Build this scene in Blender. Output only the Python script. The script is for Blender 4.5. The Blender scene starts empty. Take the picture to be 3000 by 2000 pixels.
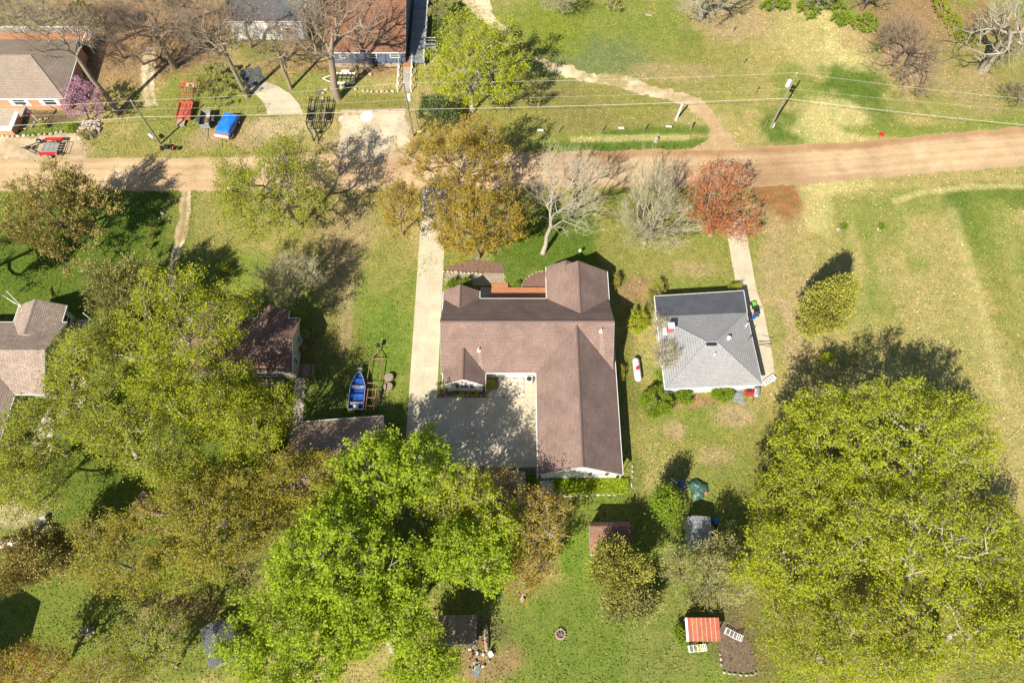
import bpy, bmesh, math, random
import numpy as np
from mathutils import Vector, Matrix

# ------------------------------------------------------------------ camera, light, exposure
SC = bpy.context.scene
COL = SC.collection
CAM_H, PITCH, FOC = 75.0, math.radians(65.0), 2000.0
cam_data = bpy.data.cameras.new("camera")
cam = bpy.data.objects.new("camera", cam_data)
COL.objects.link(cam)
cam.location = (0, 0, CAM_H)
cam.rotation_euler = (math.radians(90) - PITCH, 0, 0)
cam_data.sensor_width = 36.0
cam_data.lens = 24.0
cam_data.clip_start = 0.5
cam_data.clip_end = 3000
SC.camera = cam

SUN_AZ, SUN_EL = math.radians(213.0), math.radians(43.0)      # the sun stands south-south-west
world = bpy.data.worlds.new("World")
SC.world = world
world.use_nodes = True
wn = world.node_tree
for n in list(wn.nodes):
    wn.nodes.remove(n)
w_out = wn.nodes.new("ShaderNodeOutputWorld")
w_bg = wn.nodes.new("ShaderNodeBackground")
w_sky = wn.nodes.new("ShaderNodeTexSky")
w_sky.sky_type = 'NISHITA'
w_sky.sun_disc = False
w_sky.sun_elevation = SUN_EL
w_sky.sun_rotation = SUN_AZ
w_sky.air_density = 1.0
w_sky.dust_density = 0.6
w_bg.inputs["Strength"].default_value = 0.066
wn.links.new(w_sky.outputs[0], w_bg.inputs[0])
wn.links.new(w_bg.outputs[0], w_out.inputs[0])

sun_data = bpy.data.lights.new("sun", 'SUN')
sun_data.energy = 5.0
sun_data.angle = math.radians(0.53)
sun_data.color = (1.0, 0.93, 0.80)
sun = bpy.data.objects.new("sun", sun_data)
COL.objects.link(sun)
sdir = Vector((math.sin(SUN_AZ) * math.cos(SUN_EL), math.cos(SUN_AZ) * math.cos(SUN_EL), math.sin(SUN_EL)))
sun.rotation_euler = sdir.to_track_quat('Z', 'Y').to_euler()
sun.location = (-40, -60, 120)

SC.view_settings.view_transform = 'Standard'
SC.view_settings.look = 'None'
SC.view_settings.gamma = 1.0
SC.view_settings.use_curve_mapping = False
SC.view_settings.exposure = 0.88
SC.cycles.max_bounces = 6
SC.cycles.diffuse_bounces = 3
SC.cycles.transmission_bounces = 4

# ------------------------------------------------------------------ helpers
RND = random.Random(11)
NP = np.random.default_rng(5)
ST, CT = math.sin(PITCH), math.cos(PITCH)


def P(px, py, z=0.0):
    """A place on the level z, read off the survey photograph (3000 x 2000)."""
    u, v = (px - 1500) / FOC, (py - 1000) / FOC
    t = (CAM_H - z) / (ST + v * CT)
    return Vector((u * t, (CT - v * ST) * t, z))


def SCALE(py, z=0.0):
    """Pixels per metre across at that place."""
    return (FOC * ST + (py - 1000) * CT) / (CAM_H - z)


ORIGIN = {}


def tag(o, label=None, cat=None, group=None, kind=None):
    if label:
        o["label"] = label
    if cat:
        o["category"] = cat
    if group:
        o["group"] = group
    if kind:
        o["kind"] = kind
    return o


def thing(name, label, cat, loc=(0, 0, 0), rz=0.0, group=None):
    o = bpy.data.objects.new(name, None)
    o.empty_display_size = 0.3
    COL.objects.link(o)
    o.location = loc
    o.rotation_euler = (0, 0, rz)
    ORIGIN[o] = Vector(loc)
    return tag(o, label, cat, group)


def link(name, me, parent=None, loc=None):
    o = bpy.data.objects.new(name, me)
    COL.objects.link(o)
    if parent is not None:
        o.parent = parent
    if loc is not None:
        o.location = loc
    return o


def copy_tree(o, parent=None):
    c = o.copy()
    COL.objects.link(c)
    if parent is not None:
        c.parent = parent
    for ch in list(o.children):
        copy_tree(ch, c)
    return c


class MB:
    """Collects boxes, prisms, bars and tubes for ONE mesh object."""

    def __init__(self):
        self.v, self.f = [], []

    def add(self, vs, fs):
        n = len(self.v)
        self.v += [tuple(p) for p in vs]
        self.f += [tuple(i + n for i in f) for f in fs]
        return self

    def box(self, c, s, rz=0.0, tilt=None):
        x, y, z = s[0] / 2, s[1] / 2, s[2] / 2
        vs = [Vector((a, b, d)) for d in (-z, z) for a, b in ((-x, -y), (x, -y), (x, y), (-x, y))]
        m = Matrix.Rotation(rz, 3, 'Z')
        if tilt is not None:
            m = m @ Matrix.Rotation(tilt[0], 3, tilt[1])
        c = Vector(c)
        return self.add([m @ p + c for p in vs], [(0, 3, 2, 1), (4, 5, 6, 7), (0, 1, 5, 4), (1, 2, 6, 5), (2, 3, 7, 6), (3, 0, 4, 7)])

    def prism(self, poly, z0, z1):
        """poly: ground outline, counter-clockwise or not."""
        n = len(poly)
        a = sum(poly[i][0] * poly[(i + 1) % n][1] - poly[(i + 1) % n][0] * poly[i][1] for i in range(n))
        if a < 0:
            poly = list(poly)[::-1]
        vs = [(p[0], p[1], z0) for p in poly] + [(p[0], p[1], z1) for p in poly]
        fs = [tuple(range(n - 1, -1, -1)), tuple(range(n, 2 * n))]
        fs += [(i, (i + 1) % n, n + (i + 1) % n, n + i) for i in range(n)]
        return self.add(vs, fs)

    def extrude(self, sec, axis, a0, a1):
        """sec: outline in (across, z); axis 'x' or 'y' is the direction swept from a0 to a1."""
        n = len(sec)
        if axis == 'y':
            vs = [(p[0], a0, p[1]) for p in sec] + [(p[0], a1, p[1]) for p in sec]
        else:
            vs = [(a0, p[0], p[1]) for p in sec] + [(a1, p[0], p[1]) for p in sec]
        fs = [tuple(range(n)), tuple(range(2 * n - 1, n - 1, -1))]
        fs += [(i, n + i, n + (i + 1) % n, (i + 1) % n) for i in range(n)]
        return self.add(vs, fs)

    def tube(self, pts, r, k=6, r1=None, cap=True):
        pts = [Vector(p) for p in pts]
        n = len(pts)
        rings = []
        for i, p in enumerate(pts):
            d = (pts[min(i + 1, n - 1)] - pts[max(i - 1, 0)]).normalized()
            ref = Vector((0, 0, 1)) if abs(d.z) < 0.9 else Vector((1, 0, 0))
            a = d.cross(ref).normalized()
            b = d.cross(a)
            rr = r if r1 is None else r + (r1 - r) * i / max(n - 1, 1)
            rings.append([p + (a * math.cos(t) + b * math.sin(t)) * rr for t in [2 * math.pi * j / k for j in range(k)]])
        vs = [q for ring in rings for q in ring]
        fs = [(i * k + j, i * k + (j + 1) % k, (i + 1) * k + (j + 1) % k, (i + 1) * k + j) for i in range(n - 1) for j in range(k)]
        if cap:
            fs += [tuple(range(k - 1, -1, -1)), tuple(range((n - 1) * k, n * k))]
        return self.add(vs, fs)

    def disc(self, c, r, h, axis='z', k=14):
        d = {'x': Vector((1, 0, 0)), 'y': Vector((0, 1, 0)), 'z': Vector((0, 0, 1))}[axis] if isinstance(axis, str) else Vector(axis).normalized()
        c = Vector(c)
        return self.tube([c - d * h / 2, c + d * h / 2], r, k)

    def lathe(self, prof, c=(0, 0, 0), k=12, axis='z'):
        vs, fs = [], []
        for r, h in prof:
            for j in range(k):
                t = 2 * math.pi * j / k
                p = (r * math.cos(t), r * math.sin(t), h)
                if axis == 'y':
                    p = (p[0], p[2], p[1])
                elif axis == 'x':
                    p = (p[2], p[0], p[1])
                vs.append((p[0] + c[0], p[1] + c[1], p[2] + c[2]))
        for i in range(len(prof) - 1):
            for j in range(k):
                q = (i * k + j, i * k + (j + 1) % k, (i + 1) * k + (j + 1) % k, (i + 1) * k + j)
                fs.append(q if axis != 'y' else q[::-1])
        return self.add(vs, fs)

    def quad(self, a, b, c, d):
        return self.add([a, b, c, d], [(0, 1, 2, 3)])

    def build(self, name, mat, parent=None, world=False, smooth=False):
        me = bpy.data.meshes.new(name)
        vs = self.v
        if world and parent is not None:
            o = ORIGIN[parent]
            vs = [(p[0] - o.x, p[1] - o.y, p[2] - o.z) for p in vs]
        me.from_pydata(vs, [], self.f)
        me.materials.append(mat)
        if smooth:
            me.polygons.foreach_set("use_smooth", [True] * len(me.polygons))
        me.update()
        ob = link(name, me, parent)
        ORIGIN[ob] = ORIGIN.get(parent, Vector((0, 0, 0))) if parent is not None else Vector((0, 0, 0))
        return ob


def np_mesh(name, verts, quads, mats, mat_idx=None, smooth=False):
    """verts (n,3) and quads (m,4) as arrays."""
    me = bpy.data.meshes.new(name)
    nq = len(quads)
    k = quads.shape[1]
    me.vertices.add(len(verts))
    me.vertices.foreach_set("co", np.ascontiguousarray(verts, dtype=np.float32).ravel())
    me.loops.add(nq * k)
    me.loops.foreach_set("vertex_index", np.ascontiguousarray(quads, dtype=np.int32).ravel())
    me.polygons.add(nq)
    me.polygons.foreach_set("loop_start", np.arange(0, nq * k, k, dtype=np.int32))
    me.polygons.foreach_set("loop_total", np.full(nq, k, dtype=np.int32))
    for m in mats:
        me.materials.append(m)
    if mat_idx is not None:
        me.polygons.foreach_set("material_index", mat_idx.astype(np.int32))
    if smooth:
        me.polygons.foreach_set("use_smooth", np.ones(nq, dtype=bool))
    me.update(calc_edges=True)
    return me


def icorock(seed, r=(1, 1, 1), jit=0.22, sub=1):
    bm = bmesh.new()
    bmesh.ops.create_icosphere(bm, subdivisions=sub, radius=1.0)
    rr = random.Random(seed)
    for v in bm.verts:
        v.co = v.co * (1 + rr.uniform(-jit, jit))
        v.co.x *= r[0]; v.co.y *= r[1]; v.co.z *= r[2]
    return [tuple(v.co) for v in bm.verts], [tuple(v.index for v in f.verts) for f in bm.faces]


# ------------------------------------------------------------------ materials
def _new(name):
    m = bpy.data.materials.new(name)
    m.use_nodes = True
    nt = m.node_tree
    b = nt.nodes.get("Principled BSDF")
    return m, nt, b


def _noise(nt, vec, scale, detail=4.0, rough=0.6):
    n = nt.nodes.new("ShaderNodeTexNoise")
    n.inputs["Scale"].default_value = scale
    n.inputs["Detail"].default_value = detail
    n.inputs["Roughness"].default_value = rough
    nt.links.new(vec, n.inputs["Vector"])
    return n.outputs["Fac"]


def _ramp(nt, fac, stops):
    r = nt.nodes.new("ShaderNodeValToRGB")
    e = r.color_ramp.elements
    while len(e) < len(stops):
        e.new(0.5)
    for i, (p, c) in enumerate(stops):
        e[i].position = p
        e[i].color = (*c, 1) if len(c) == 3 else c
    nt.links.new(fac, r.inputs[0])
    return r.outputs["Color"]


def _mix(nt, fac, a, b, mode='MIX'):
    m = nt.nodes.new("ShaderNodeMix")
    m.data_type = 'RGBA'
    m.blend_type = mode
    for sock, val in ((m.inputs[0], fac), (m.inputs[6], a), (m.inputs[7], b)):
        if isinstance(val, (int, float)):
            sock.default_value = val
        elif isinstance(val, tuple):
            sock.default_value = (*val, 1)
        else:
            nt.links.new(val, sock)
    return m.outputs[2]


def _math(nt, op, a, b=0.0):
    m = nt.nodes.new("ShaderNodeMath")
    m.operation = op
    for s, val in ((m.inputs[0], a), (m.inputs[1], b)):
        if isinstance(val, (int, float)):
            s.default_value = val
        else:
            nt.links.new(val, s)
    return m.outputs[0]


def _bump(nt, b, h, strength, dist):
    bp = nt.nodes.new("ShaderNodeBump")
    bp.inputs["Strength"].default_value = strength
    bp.inputs["Distance"].default_value = dist
    nt.links.new(h, bp.inputs["Height"])
    nt.links.new(bp.outputs[0], b.inputs["Normal"])


def _pos(nt):
    return nt.nodes.new("ShaderNodeNewGeometry").outputs["Position"]


def mat_plain(name, c, c2=None, scale=6.0, rough=0.75, bump=0.0, metal=0.0, island=False, stops=(0.32, 0.68)):
    m, nt, b = _new(name)
    c2 = c2 or tuple(x * 0.72 for x in c)
    p = _pos(nt)
    f = _noise(nt, p, scale, 5.0)
    col = _ramp(nt, f, [(stops[0], c2), (stops[1], c)])
    if island:
        g = nt.nodes.new("ShaderNodeNewGeometry")
        r = _ramp(nt, g.outputs["Random Per Island"], [(0.0, (0.62, 0.62, 0.62)), (1.0, (1.25, 1.25, 1.25))])
        col = _mix(nt, 1.0, col, r, 'MULTIPLY')
    nt.links.new(col, b.inputs["Base Color"])
    b.inputs["Roughness"].default_value = rough
    b.inputs["Metallic"].default_value = metal
    if bump:
        _bump(nt, b, f, 0.6, bump)
    return m


def mat_obj_random(name, cols, scale=9.0, rough=0.85, amp=(0.62, 1.2)):
    """Colour differs from object to object (stones, slabs, planks)."""
    m, nt, b = _new(name)
    oi = nt.nodes.new("ShaderNodeObjectInfo")
    col = _ramp(nt, oi.outputs["Random"], [(i / max(len(cols) - 1, 1), c) for i, c in enumerate(cols)])
    f = _noise(nt, _pos(nt), scale, 6.0)
    col = _mix(nt, 1.0, col, _ramp(nt, f, [(0.25, (amp[0],) * 3), (0.75, (amp[1],) * 3)]), 'MULTIPLY')
    nt.links.new(col, b.inputs["Base Color"])
    b.inputs["Roughness"].default_value = rough
    _bump(nt, b, f, 0.3, 0.01)
    return m


def mat_shingle(name, c1, c2, streak=0.25):
    m, nt, b = _new(name)
    p = _pos(nt)
    sp = nt.nodes.new("ShaderNodeSeparateXYZ")
    nt.links.new(p, sp.inputs[0])
    cb = nt.nodes.new("ShaderNodeCombineXYZ")
    nt.links.new(_math(nt, 'ADD', sp.outputs[0], sp.outputs[1]), cb.inputs[0])
    nt.links.new(_math(nt, 'MULTIPLY', sp.outputs[2], 1.75), cb.inputs[1])
    br = nt.nodes.new("ShaderNodeTexBrick")
    br.inputs["Scale"].default_value = 1.0
    br.inputs["Mortar Size"].default_value = 0.018
    br.inputs["Brick Width"].default_value = 0.34
    br.inputs["Row Height"].default_value = 0.17
    br.inputs["Color1"].default_value = (*c1, 1)
    br.inputs["Color2"].default_value = (*c2, 1)
    br.inputs["Mortar"].default_value = (*[x * 0.55 for x in c2], 1)
    nt.links.new(cb.outputs[0], br.inputs["Vector"])
    big = _noise(nt, p, 0.45, 4.0)
    fine = _noise(nt, p, 5.0, 6.0, 0.75)
    col = _mix(nt, 1.0, br.outputs["Color"], _ramp(nt, big, [(0.3, (1 - streak,) * 3), (0.7, (1 + streak * .5,) * 3)]), 'MULTIPLY')
    col = _mix(nt, 1.0, col, _ramp(nt, fine, [(0.3, (0.8, 0.8, 0.8)), (0.72, (1.22, 1.17, 1.12))]), 'MULTIPLY')
    nt.links.new(col, b.inputs["Base Color"])
    b.inputs["Roughness"].default_value = 0.92
    _bump(nt, b, br.outputs["Fac"], -0.5, 0.012)
    return m


def mat_siding(name, c, rows=6.5, rough=0.6):
    m, nt, b = _new(name)
    p = _pos(nt)
    sp = nt.nodes.new("ShaderNodeSeparateXYZ")
    nt.links.new(p, sp.inputs[0])
    saw = _math(nt, 'FRACT', _math(nt, 'MULTIPLY', sp.outputs[2], rows))
    f = _noise(nt, p, 1.4, 5.0)
    col = _mix(nt, 1.0, c, _ramp(nt, f, [(0.3, (0.86, 0.85, 0.82)), (0.7, (1.0, 1.0, 1.0))]), 'MULTIPLY')
    col = _mix(nt, _math(nt, 'LESS_THAN', saw, 0.12), col, tuple(x * 0.6 for x in c))
    nt.links.new(col, b.inputs["Base Color"])
    b.inputs["Roughness"].default_value = rough
    _bump(nt, b, saw, 0.6, 0.02)
    return m


def mat_leaf(name, cols, trans=0.48, hue=0.22):
    """Young foliage: each leaf its own tint, some light passes through."""
    m = bpy.data.materials.new(name)
    m.use_nodes = True
    nt = m.node_tree
    for n in list(nt.nodes):
        nt.nodes.remove(n)
    out = nt.nodes.new("ShaderNodeOutputMaterial")
    g = nt.nodes.new("ShaderNodeNewGeometry")
    col = _ramp(nt, g.outputs["Random Per Island"], [(i / max(len(cols) - 1, 1), c) for i, c in enumerate(cols)])
    f = _noise(nt, g.outputs["Position"], 0.55, 3.0)
    col = _mix(nt, 1.0, col, _ramp(nt, f, [(0.3, (1 - hue, 1 - hue, 1 - hue)), (0.7, (1 + hue * .6, 1 + hue * .5, 1.0))]), 'MULTIPLY')
    d = nt.nodes.new("ShaderNodeBsdfDiffuse")
    t = nt.nodes.new("ShaderNodeBsdfTranslucent")
    mx = nt.nodes.new("ShaderNodeMixShader")
    mx.inputs[0].default_value = trans
    nt.links.new(col, d.inputs[0])
    nt.links.new(col, t.inputs[0])
    nt.links.new(d.outputs[0], mx.inputs[1])
    nt.links.new(t.outputs[0], mx.inputs[2])
    nt.links.new(mx.outputs[0], out.inputs[0])
    return m


def mat_ground(name, speck=1.0, bump=0.05, green=True):
    """Base colour is the ground's own turf / soil colour stored in the mesh; noises add blades and litter."""
    m, nt, b = _new(name)
    at = nt.nodes.new("ShaderNodeAttribute")
    at.attribute_name = "turf"
    p = _pos(nt)
    n1 = _noise(nt, p, 0.75, 8.0, 0.78)
    n2 = _noise(nt, p, 4.5, 6.0, 0.75)
    n3 = _noise(nt, p, 14.0, 3.0, 0.8)
    col = at.outputs["Color"]
    k = speck
    col = _mix(nt, 1.0, col, _ramp(nt, n1, [(0.3, (1 - .46 * k, 1 - .26 * k, 1 - .40 * k)), (0.7, (1 + .40 * k, 1 + .22 * k, 1 + .40 * k))]), 'MULTIPLY')
    col = _mix(nt, 1.0, col, _ramp(nt, n2, [(0.28, (1 - .52 * k,) * 3), (0.72, (1 + .50 * k, 1 + .46 * k, 1 + .4 * k))]), 'MULTIPLY')
    col = _mix(nt, 1.0, col, _ramp(nt, n3, [(0.30, (1 - .45 * k,) * 3), (0.70, (1 + .45 * k, 1 + .42 * k, 1 + .4 * k))]), 'MULTIPLY')
    if green:
        spk = _ramp(nt, _noise(nt, p, 7.0, 2.0, 0.9), [(0.60, (0, 0, 0)), (0.70, (1, 1, 1))])
        col = _mix(nt, _math(nt, 'MULTIPLY', spk, 0.35), col, (0.36, 0.30, 0.14))
    nt.links.new(col, b.inputs["Base Color"])
    b.inputs["Roughness"].default_value = 0.95
    b.inputs["Specular IOR Level"].default_value = 0.15
    _bump(nt, b, n2, 0.7, bump)
    return m


MT = {}
MT['roof_brown'] = mat_shingle("brown_shingle", (0.265, 0.185, 0.158), (0.225, 0.152, 0.130))
MT['roof_grey'] = mat_shingle("grey_shingle", (0.33, 0.335, 0.345), (0.295, 0.30, 0.31), 0.10)
MT['roof_pink'] = mat_shingle("pinkish_shingle", (0.40, 0.315, 0.26), (0.27, 0.205, 0.17), 0.15)
MT['roof_tan'] = mat_shingle("tan_shingle", (0.32, 0.26, 0.205), (0.27, 0.215, 0.17), 0.15)
MT['roof_red'] = mat_shingle("reddish_shingle", (0.25, 0.155, 0.125), (0.19, 0.115, 0.095))
MT['roof_garage'] = mat_shingle("garage_shingle", (0.33, 0.235, 0.175), (0.27, 0.19, 0.14), 0.2)
MT['roof_orange'] = mat_shingle("rust_shingle", (0.27, 0.135, 0.075), (0.20, 0.097, 0.055))
MT['roof_dark'] = mat_plain("rolled_roofing", (0.075, 0.08, 0.095), (0.052, 0.057, 0.07), 0.9, 0.8)
MT['roof_cap'] = mat_plain("ridge_cap_shingle", (0.17, 0.112, 0.096), (0.13, 0.085, 0.073), 5, 0.9)
MT['roof_streak'] = mat_shingle("washed_shingle", (0.33, 0.245, 0.21), (0.29, 0.21, 0.18))
MT['roof_slate'] = mat_shingle("slate_shingle", (0.11, 0.115, 0.13), (0.085, 0.09, 0.10), 0.15)
MT['white_siding'] = mat_siding("white_siding", (0.78, 0.78, 0.75))
MT['grey_siding'] = mat_siding("grey_siding", (0.42, 0.44, 0.44))
MT['blue_siding'] = mat_siding("blue_siding", (0.13, 0.16, 0.24))
MT['peach_brick'] = mat_plain("peach_brick", (0.52, 0.27, 0.15), (0.44, 0.22, 0.12), 5, 0.85)
MT['tan_wall'] = mat_siding("tan_wall", (0.46, 0.40, 0.28))
MT['white'] = mat_plain("white_paint", (0.80, 0.80, 0.78), (0.70, 0.70, 0.67), 3, 0.5)
MT['offwhite'] = mat_plain("weathered_white", (0.62, 0.60, 0.55), (0.46, 0.45, 0.42), 5, 0.6)
MT['glass'] = mat_plain("window_glass", (0.035, 0.045, 0.055), (0.05, 0.06, 0.07), 2, 0.08)
MT['shutter'] = mat_plain("maroon_shutter", (0.15, 0.085, 0.075), None, 8, 0.6)
MT['concrete'] = mat_obj_random("concrete", [(0.50, 0.43, 0.305), (0.515, 0.445, 0.315), (0.49, 0.42, 0.30), (0.505, 0.435, 0.31)], 0.55, 0.85, (0.74, 1.10))
MT['old_concrete'] = mat_obj_random("old_concrete", [(0.36, 0.31, 0.24), (0.42, 0.36, 0.27)], 3)
MT['bark'] = mat_plain("grey_brown_bark", (0.30, 0.245, 0.18), (0.18, 0.14, 0.10), 7, 0.95, 0.03)
MT['bark_dark'] = mat_plain("dark_bark", (0.13, 0.10, 0.075), (0.07, 0.055, 0.04), 7, 0.95, 0.03)
MT['bark_pale'] = mat_plain("pale_bark", (0.42, 0.38, 0.30), (0.25, 0.22, 0.17), 6, 0.95, 0.03)
MT['twig_grey'] = mat_plain("pale_twig", (0.54, 0.48, 0.35), (0.42, 0.37, 0.27), 2, 0.95)
MT['twig_brown'] = mat_plain("brown_twig", (0.33, 0.25, 0.18), (0.24, 0.175, 0.13), 2, 0.95)
MT['steel'] = mat_plain("galvanised_steel", (0.55, 0.56, 0.57), (0.42, 0.43, 0.45), 6, 0.4, 0, 0.6)
MT['black'] = mat_plain("black_paint", (0.018, 0.018, 0.02), (0.03, 0.028, 0.026), 8, 0.5)
MT['rubber'] = mat_plain("black_rubber", (0.02, 0.02, 0.02), (0.035, 0.033, 0.03), 8, 0.9)
MT['red'] = mat_plain("red_paint", (0.52, 0.02, 0.03), (0.40, 0.02, 0.025), 5, 0.4)
MT['orange'] = mat_plain("faded_orange_paint", (0.50, 0.125, 0.065), (0.38, 0.085, 0.045), 4, 0.6)
MT['rust'] = mat_plain("rusted_steel", (0.34, 0.175, 0.115), (0.22, 0.10, 0.065), 5, 0.85)
MT['blue_tarp'] = mat_plain("blue_tarp", (0.02, 0.20, 0.72), (0.012, 0.13, 0.5), 3, 0.45)
MT['blue_paint'] = mat_plain("blue_hull", (0.02, 0.085, 0.36), (0.014, 0.055, 0.22), 4, 0.5)
MT['green_tarp'] = mat_plain("green_tarp", (0.055, 0.13, 0.09), (0.03, 0.075, 0.055), 4, 0.5)
MT['wood'] = mat_obj_random("weathered_wood", [(0.34, 0.27, 0.19), (0.40, 0.33, 0.24), (0.29, 0.23, 0.165)], 6)
MT['deck_wood'] = mat_obj_random("stained_deck", [(0.44, 0.19, 0.085), (0.38, 0.16, 0.07), (0.48, 0.215, 0.10)], 5)
MT['grey_deck'] = mat_obj_random("grey_deck", [(0.20, 0.21, 0.22), (0.25, 0.26, 0.27), (0.17, 0.18, 0.19)], 5)
MT['pole'] = mat_plain("pole_wood", (0.30, 0.245, 0.175), (0.19, 0.15, 0.105), 5, 0.9)
MT['wire'] = mat_plain("aluminium_wire", (0.62, 0.60, 0.56), (0.5, 0.48, 0.44), 3, 0.5)
MT['rock'] = mat_obj_random("field_stone", [(0.42, 0.35, 0.27), (0.52, 0.46, 0.38), (0.30, 0.25, 0.21), (0.46, 0.36, 0.26), (0.36, 0.34, 0.32)], 6)
MT['limestone'] = mat_obj_random("limestone_block", [(0.44, 0.385, 0.235), (0.38, 0.33, 0.20), (0.49, 0.43, 0.28)], 6)
MT['pebble'] = mat_plain("river_stone", (0.66, 0.58, 0.46), (0.40, 0.34, 0.28), 3, 0.8, 0, 0, True)
MT['paver'] = mat_obj_random("paver", [(0.33, 0.275, 0.195), (0.29, 0.245, 0.18), (0.37, 0.31, 0.22)], 8)
MT['mulch'] = mat_plain("mulch", (0.22, 0.125, 0.09), (0.11, 0.06, 0.045), 8, 0.95, 0.03)
MT['soil'] = mat_plain("bare_soil", (0.17, 0.115, 0.08), (0.10, 0.07, 0.05), 2.5, 0.95, 0.03)
MT['gas_white'] = mat_plain("tank_enamel", (0.72, 0.72, 0.70), (0.58, 0.58, 0.56), 3, 0.35)
MT['lime_paint'] = mat_plain("lime_green_plastic", (0.16, 0.60, 0.03), None, 4, 0.4)
MT['metal_red'] = mat_obj_random("red_metal_roof", [(0.42, 0.115, 0.075), (0.37, 0.10, 0.065), (0.46, 0.135, 0.09)], 3, 0.5)
MT['seam'] = mat_plain("pale_seam", (0.60, 0.45, 0.20), None, 4, 0.5)
MT['galv_panel'] = mat_obj_random("grey_metal_panel", [(0.24, 0.25, 0.26), (0.28, 0.29, 0.30), (0.21, 0.22, 0.23)], 4, 0.5)
MT['stripe_cloth'] = mat_plain("white_webbing", (0.72, 0.72, 0.66), None, 5, 0.7)
MT['grey_cloth'] = mat_plain("grey_webbing", (0.20, 0.22, 0.22), None, 5, 0.7)
MT['yellow'] = mat_plain("yellow_plastic", (0.65, 0.50, 0.02), None, 5, 0.5)
MT['blue_plastic'] = mat_plain("blue_plastic", (0.02, 0.12, 0.52), None, 5, 0.5)
MT['ash'] = mat_plain("ash", (0.22, 0.21, 0.20), (0.06, 0.055, 0.05), 5, 0.95)
MT['brick_ring'] = mat_obj_random("ring_block", [(0.40, 0.24, 0.17), (0.46, 0.31, 0.23), (0.35, 0.22, 0.17)], 8)
MT['flag_red'] = mat_plain("flag_red", (0.50, 0.03, 0.05), None, 5, 0.7)
MT['flag_blue'] = mat_plain("flag_blue", (0.03, 0.05, 0.22), None, 5, 0.7)
# leaves
MT['l_lime'] = mat_leaf("lime_leaf", [(0.28, 0.33, 0.024), (0.38, 0.43, 0.032), (0.46, 0.48, 0.045), (0.33, 0.40, 0.028)])
MT['l_yellow'] = mat_leaf("yellow_green_leaf", [(0.32, 0.38, 0.025), (0.43, 0.49, 0.032), (0.51, 0.55, 0.045), (0.35, 0.43, 0.028)])
MT['l_green'] = mat_leaf("fresh_green_leaf", [(0.25, 0.36, 0.03), (0.36, 0.48, 0.04), (0.45, 0.54, 0.05), (0.30, 0.42, 0.034)])
MT['l_soft'] = mat_leaf("soft_green_leaf", [(0.28, 0.32, 0.036), (0.36, 0.40, 0.048), (0.43, 0.45, 0.062), (0.31, 0.36, 0.04)])
MT['l_olive'] = mat_leaf("olive_bud", [(0.30, 0.285, 0.045), (0.39, 0.36, 0.06), (0.43, 0.345, 0.07), (0.34, 0.34, 0.05)])
MT['l_gold'] = mat_leaf("golden_bud", [(0.38, 0.30, 0.042), (0.49, 0.375, 0.055), (0.51, 0.31, 0.06), (0.36, 0.345, 0.044)])
MT['l_red'] = mat_leaf("red_bud", [(0.58, 0.15, 0.045), (0.68, 0.22, 0.06), (0.50, 0.12, 0.04)])
MT['l_pink'] = mat_leaf("redbud_blossom", [(0.56, 0.32, 0.46), (0.66, 0.40, 0.55), (0.45, 0.25, 0.37)])
MT['l_cedar'] = mat_leaf("cedar_spray", [(0.30, 0.255, 0.075), (0.42, 0.35, 0.11), (0.50, 0.40, 0.13), (0.30, 0.285, 0.08)], 0.15)
MT['l_cedarg'] = mat_leaf("green_cedar_spray", [(0.25, 0.26, 0.08), (0.35, 0.35, 0.11), (0.42, 0.395, 0.135), (0.26, 0.275, 0.075)], 0.15)
MT['l_spruce'] = mat_leaf("spruce_spray", [(0.27, 0.275, 0.05), (0.37, 0.36, 0.068), (0.44, 0.415, 0.085), (0.29, 0.30, 0.058)], 0.15)
MT['l_dark'] = mat_leaf("dark_evergreen", [(0.07, 0.12, 0.04), (0.11, 0.165, 0.055), (0.15, 0.20, 0.06)], 0.2)
MT['l_bush'] = mat_leaf("bush_leaf", [(0.13, 0.21, 0.018), (0.20, 0.29, 0.025), (0.25, 0.34, 0.03)], 0.3)
MT['l_grey'] = mat_leaf("grey_bud", [(0.32, 0.30, 0.12), (0.42, 0.39, 0.16), (0.36, 0.37, 0.10)], 0.2)

# ------------------------------------------------------------------ ground
class Field:
    """Smooth value noise over the ground plan."""

    def __init__(self, seed):
        self.t = np.random.default_rng(seed).random((256, 256))

    def at(self, x, y, s):
        x, y = np.asarray(x) * s, np.asarray(y) * s
        xi, yi = np.floor(x).astype(int), np.floor(y).astype(int)
        fx, fy = x - xi, y - yi
        fx, fy = fx * fx * (3 - 2 * fx), fy * fy * (3 - 2 * fy)
        g = lambda a, b: self.t[a % 256, b % 256]
        return (g(xi, yi) * (1 - fx) + g(xi + 1, yi) * fx) * (1 - fy) + (g(xi, yi + 1) * (1 - fx) + g(xi + 1, yi + 1) * fx) * fy

    def fbm(self, x, y, s, n=4):
        v, a, tot = 0, 1.0, 0
        for i in range(n):
            v = v + a * self.at(x, y, s * 2 ** i)
            tot += a
            a *= 0.55
        return v / tot


F1, F2, F3 = Field(1), Field(2), Field(3)
C_LUSH, C_GREEN, C_OLIVE = (.070, .135, .013), (.150, .195, .032), (.215, .207, .055)
C_DRY, C_STRAW, C_TAN = (.31, .265, .098), (.42, .375, .155), (.335, .25, .14)
C_LITTER, C_SOIL, C_DIRT, C_MUD = (.27, .165, .092), (.12, .08, .055), (.40, .275, .145), (.20, .11, .045)
C_PALE = (.52, .42, .27)


def sstep(a, b, x):
    t = np.clip((x - a) / (b - a), 0, 1)
    return t * t * (3 - 2 * t)


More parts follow.
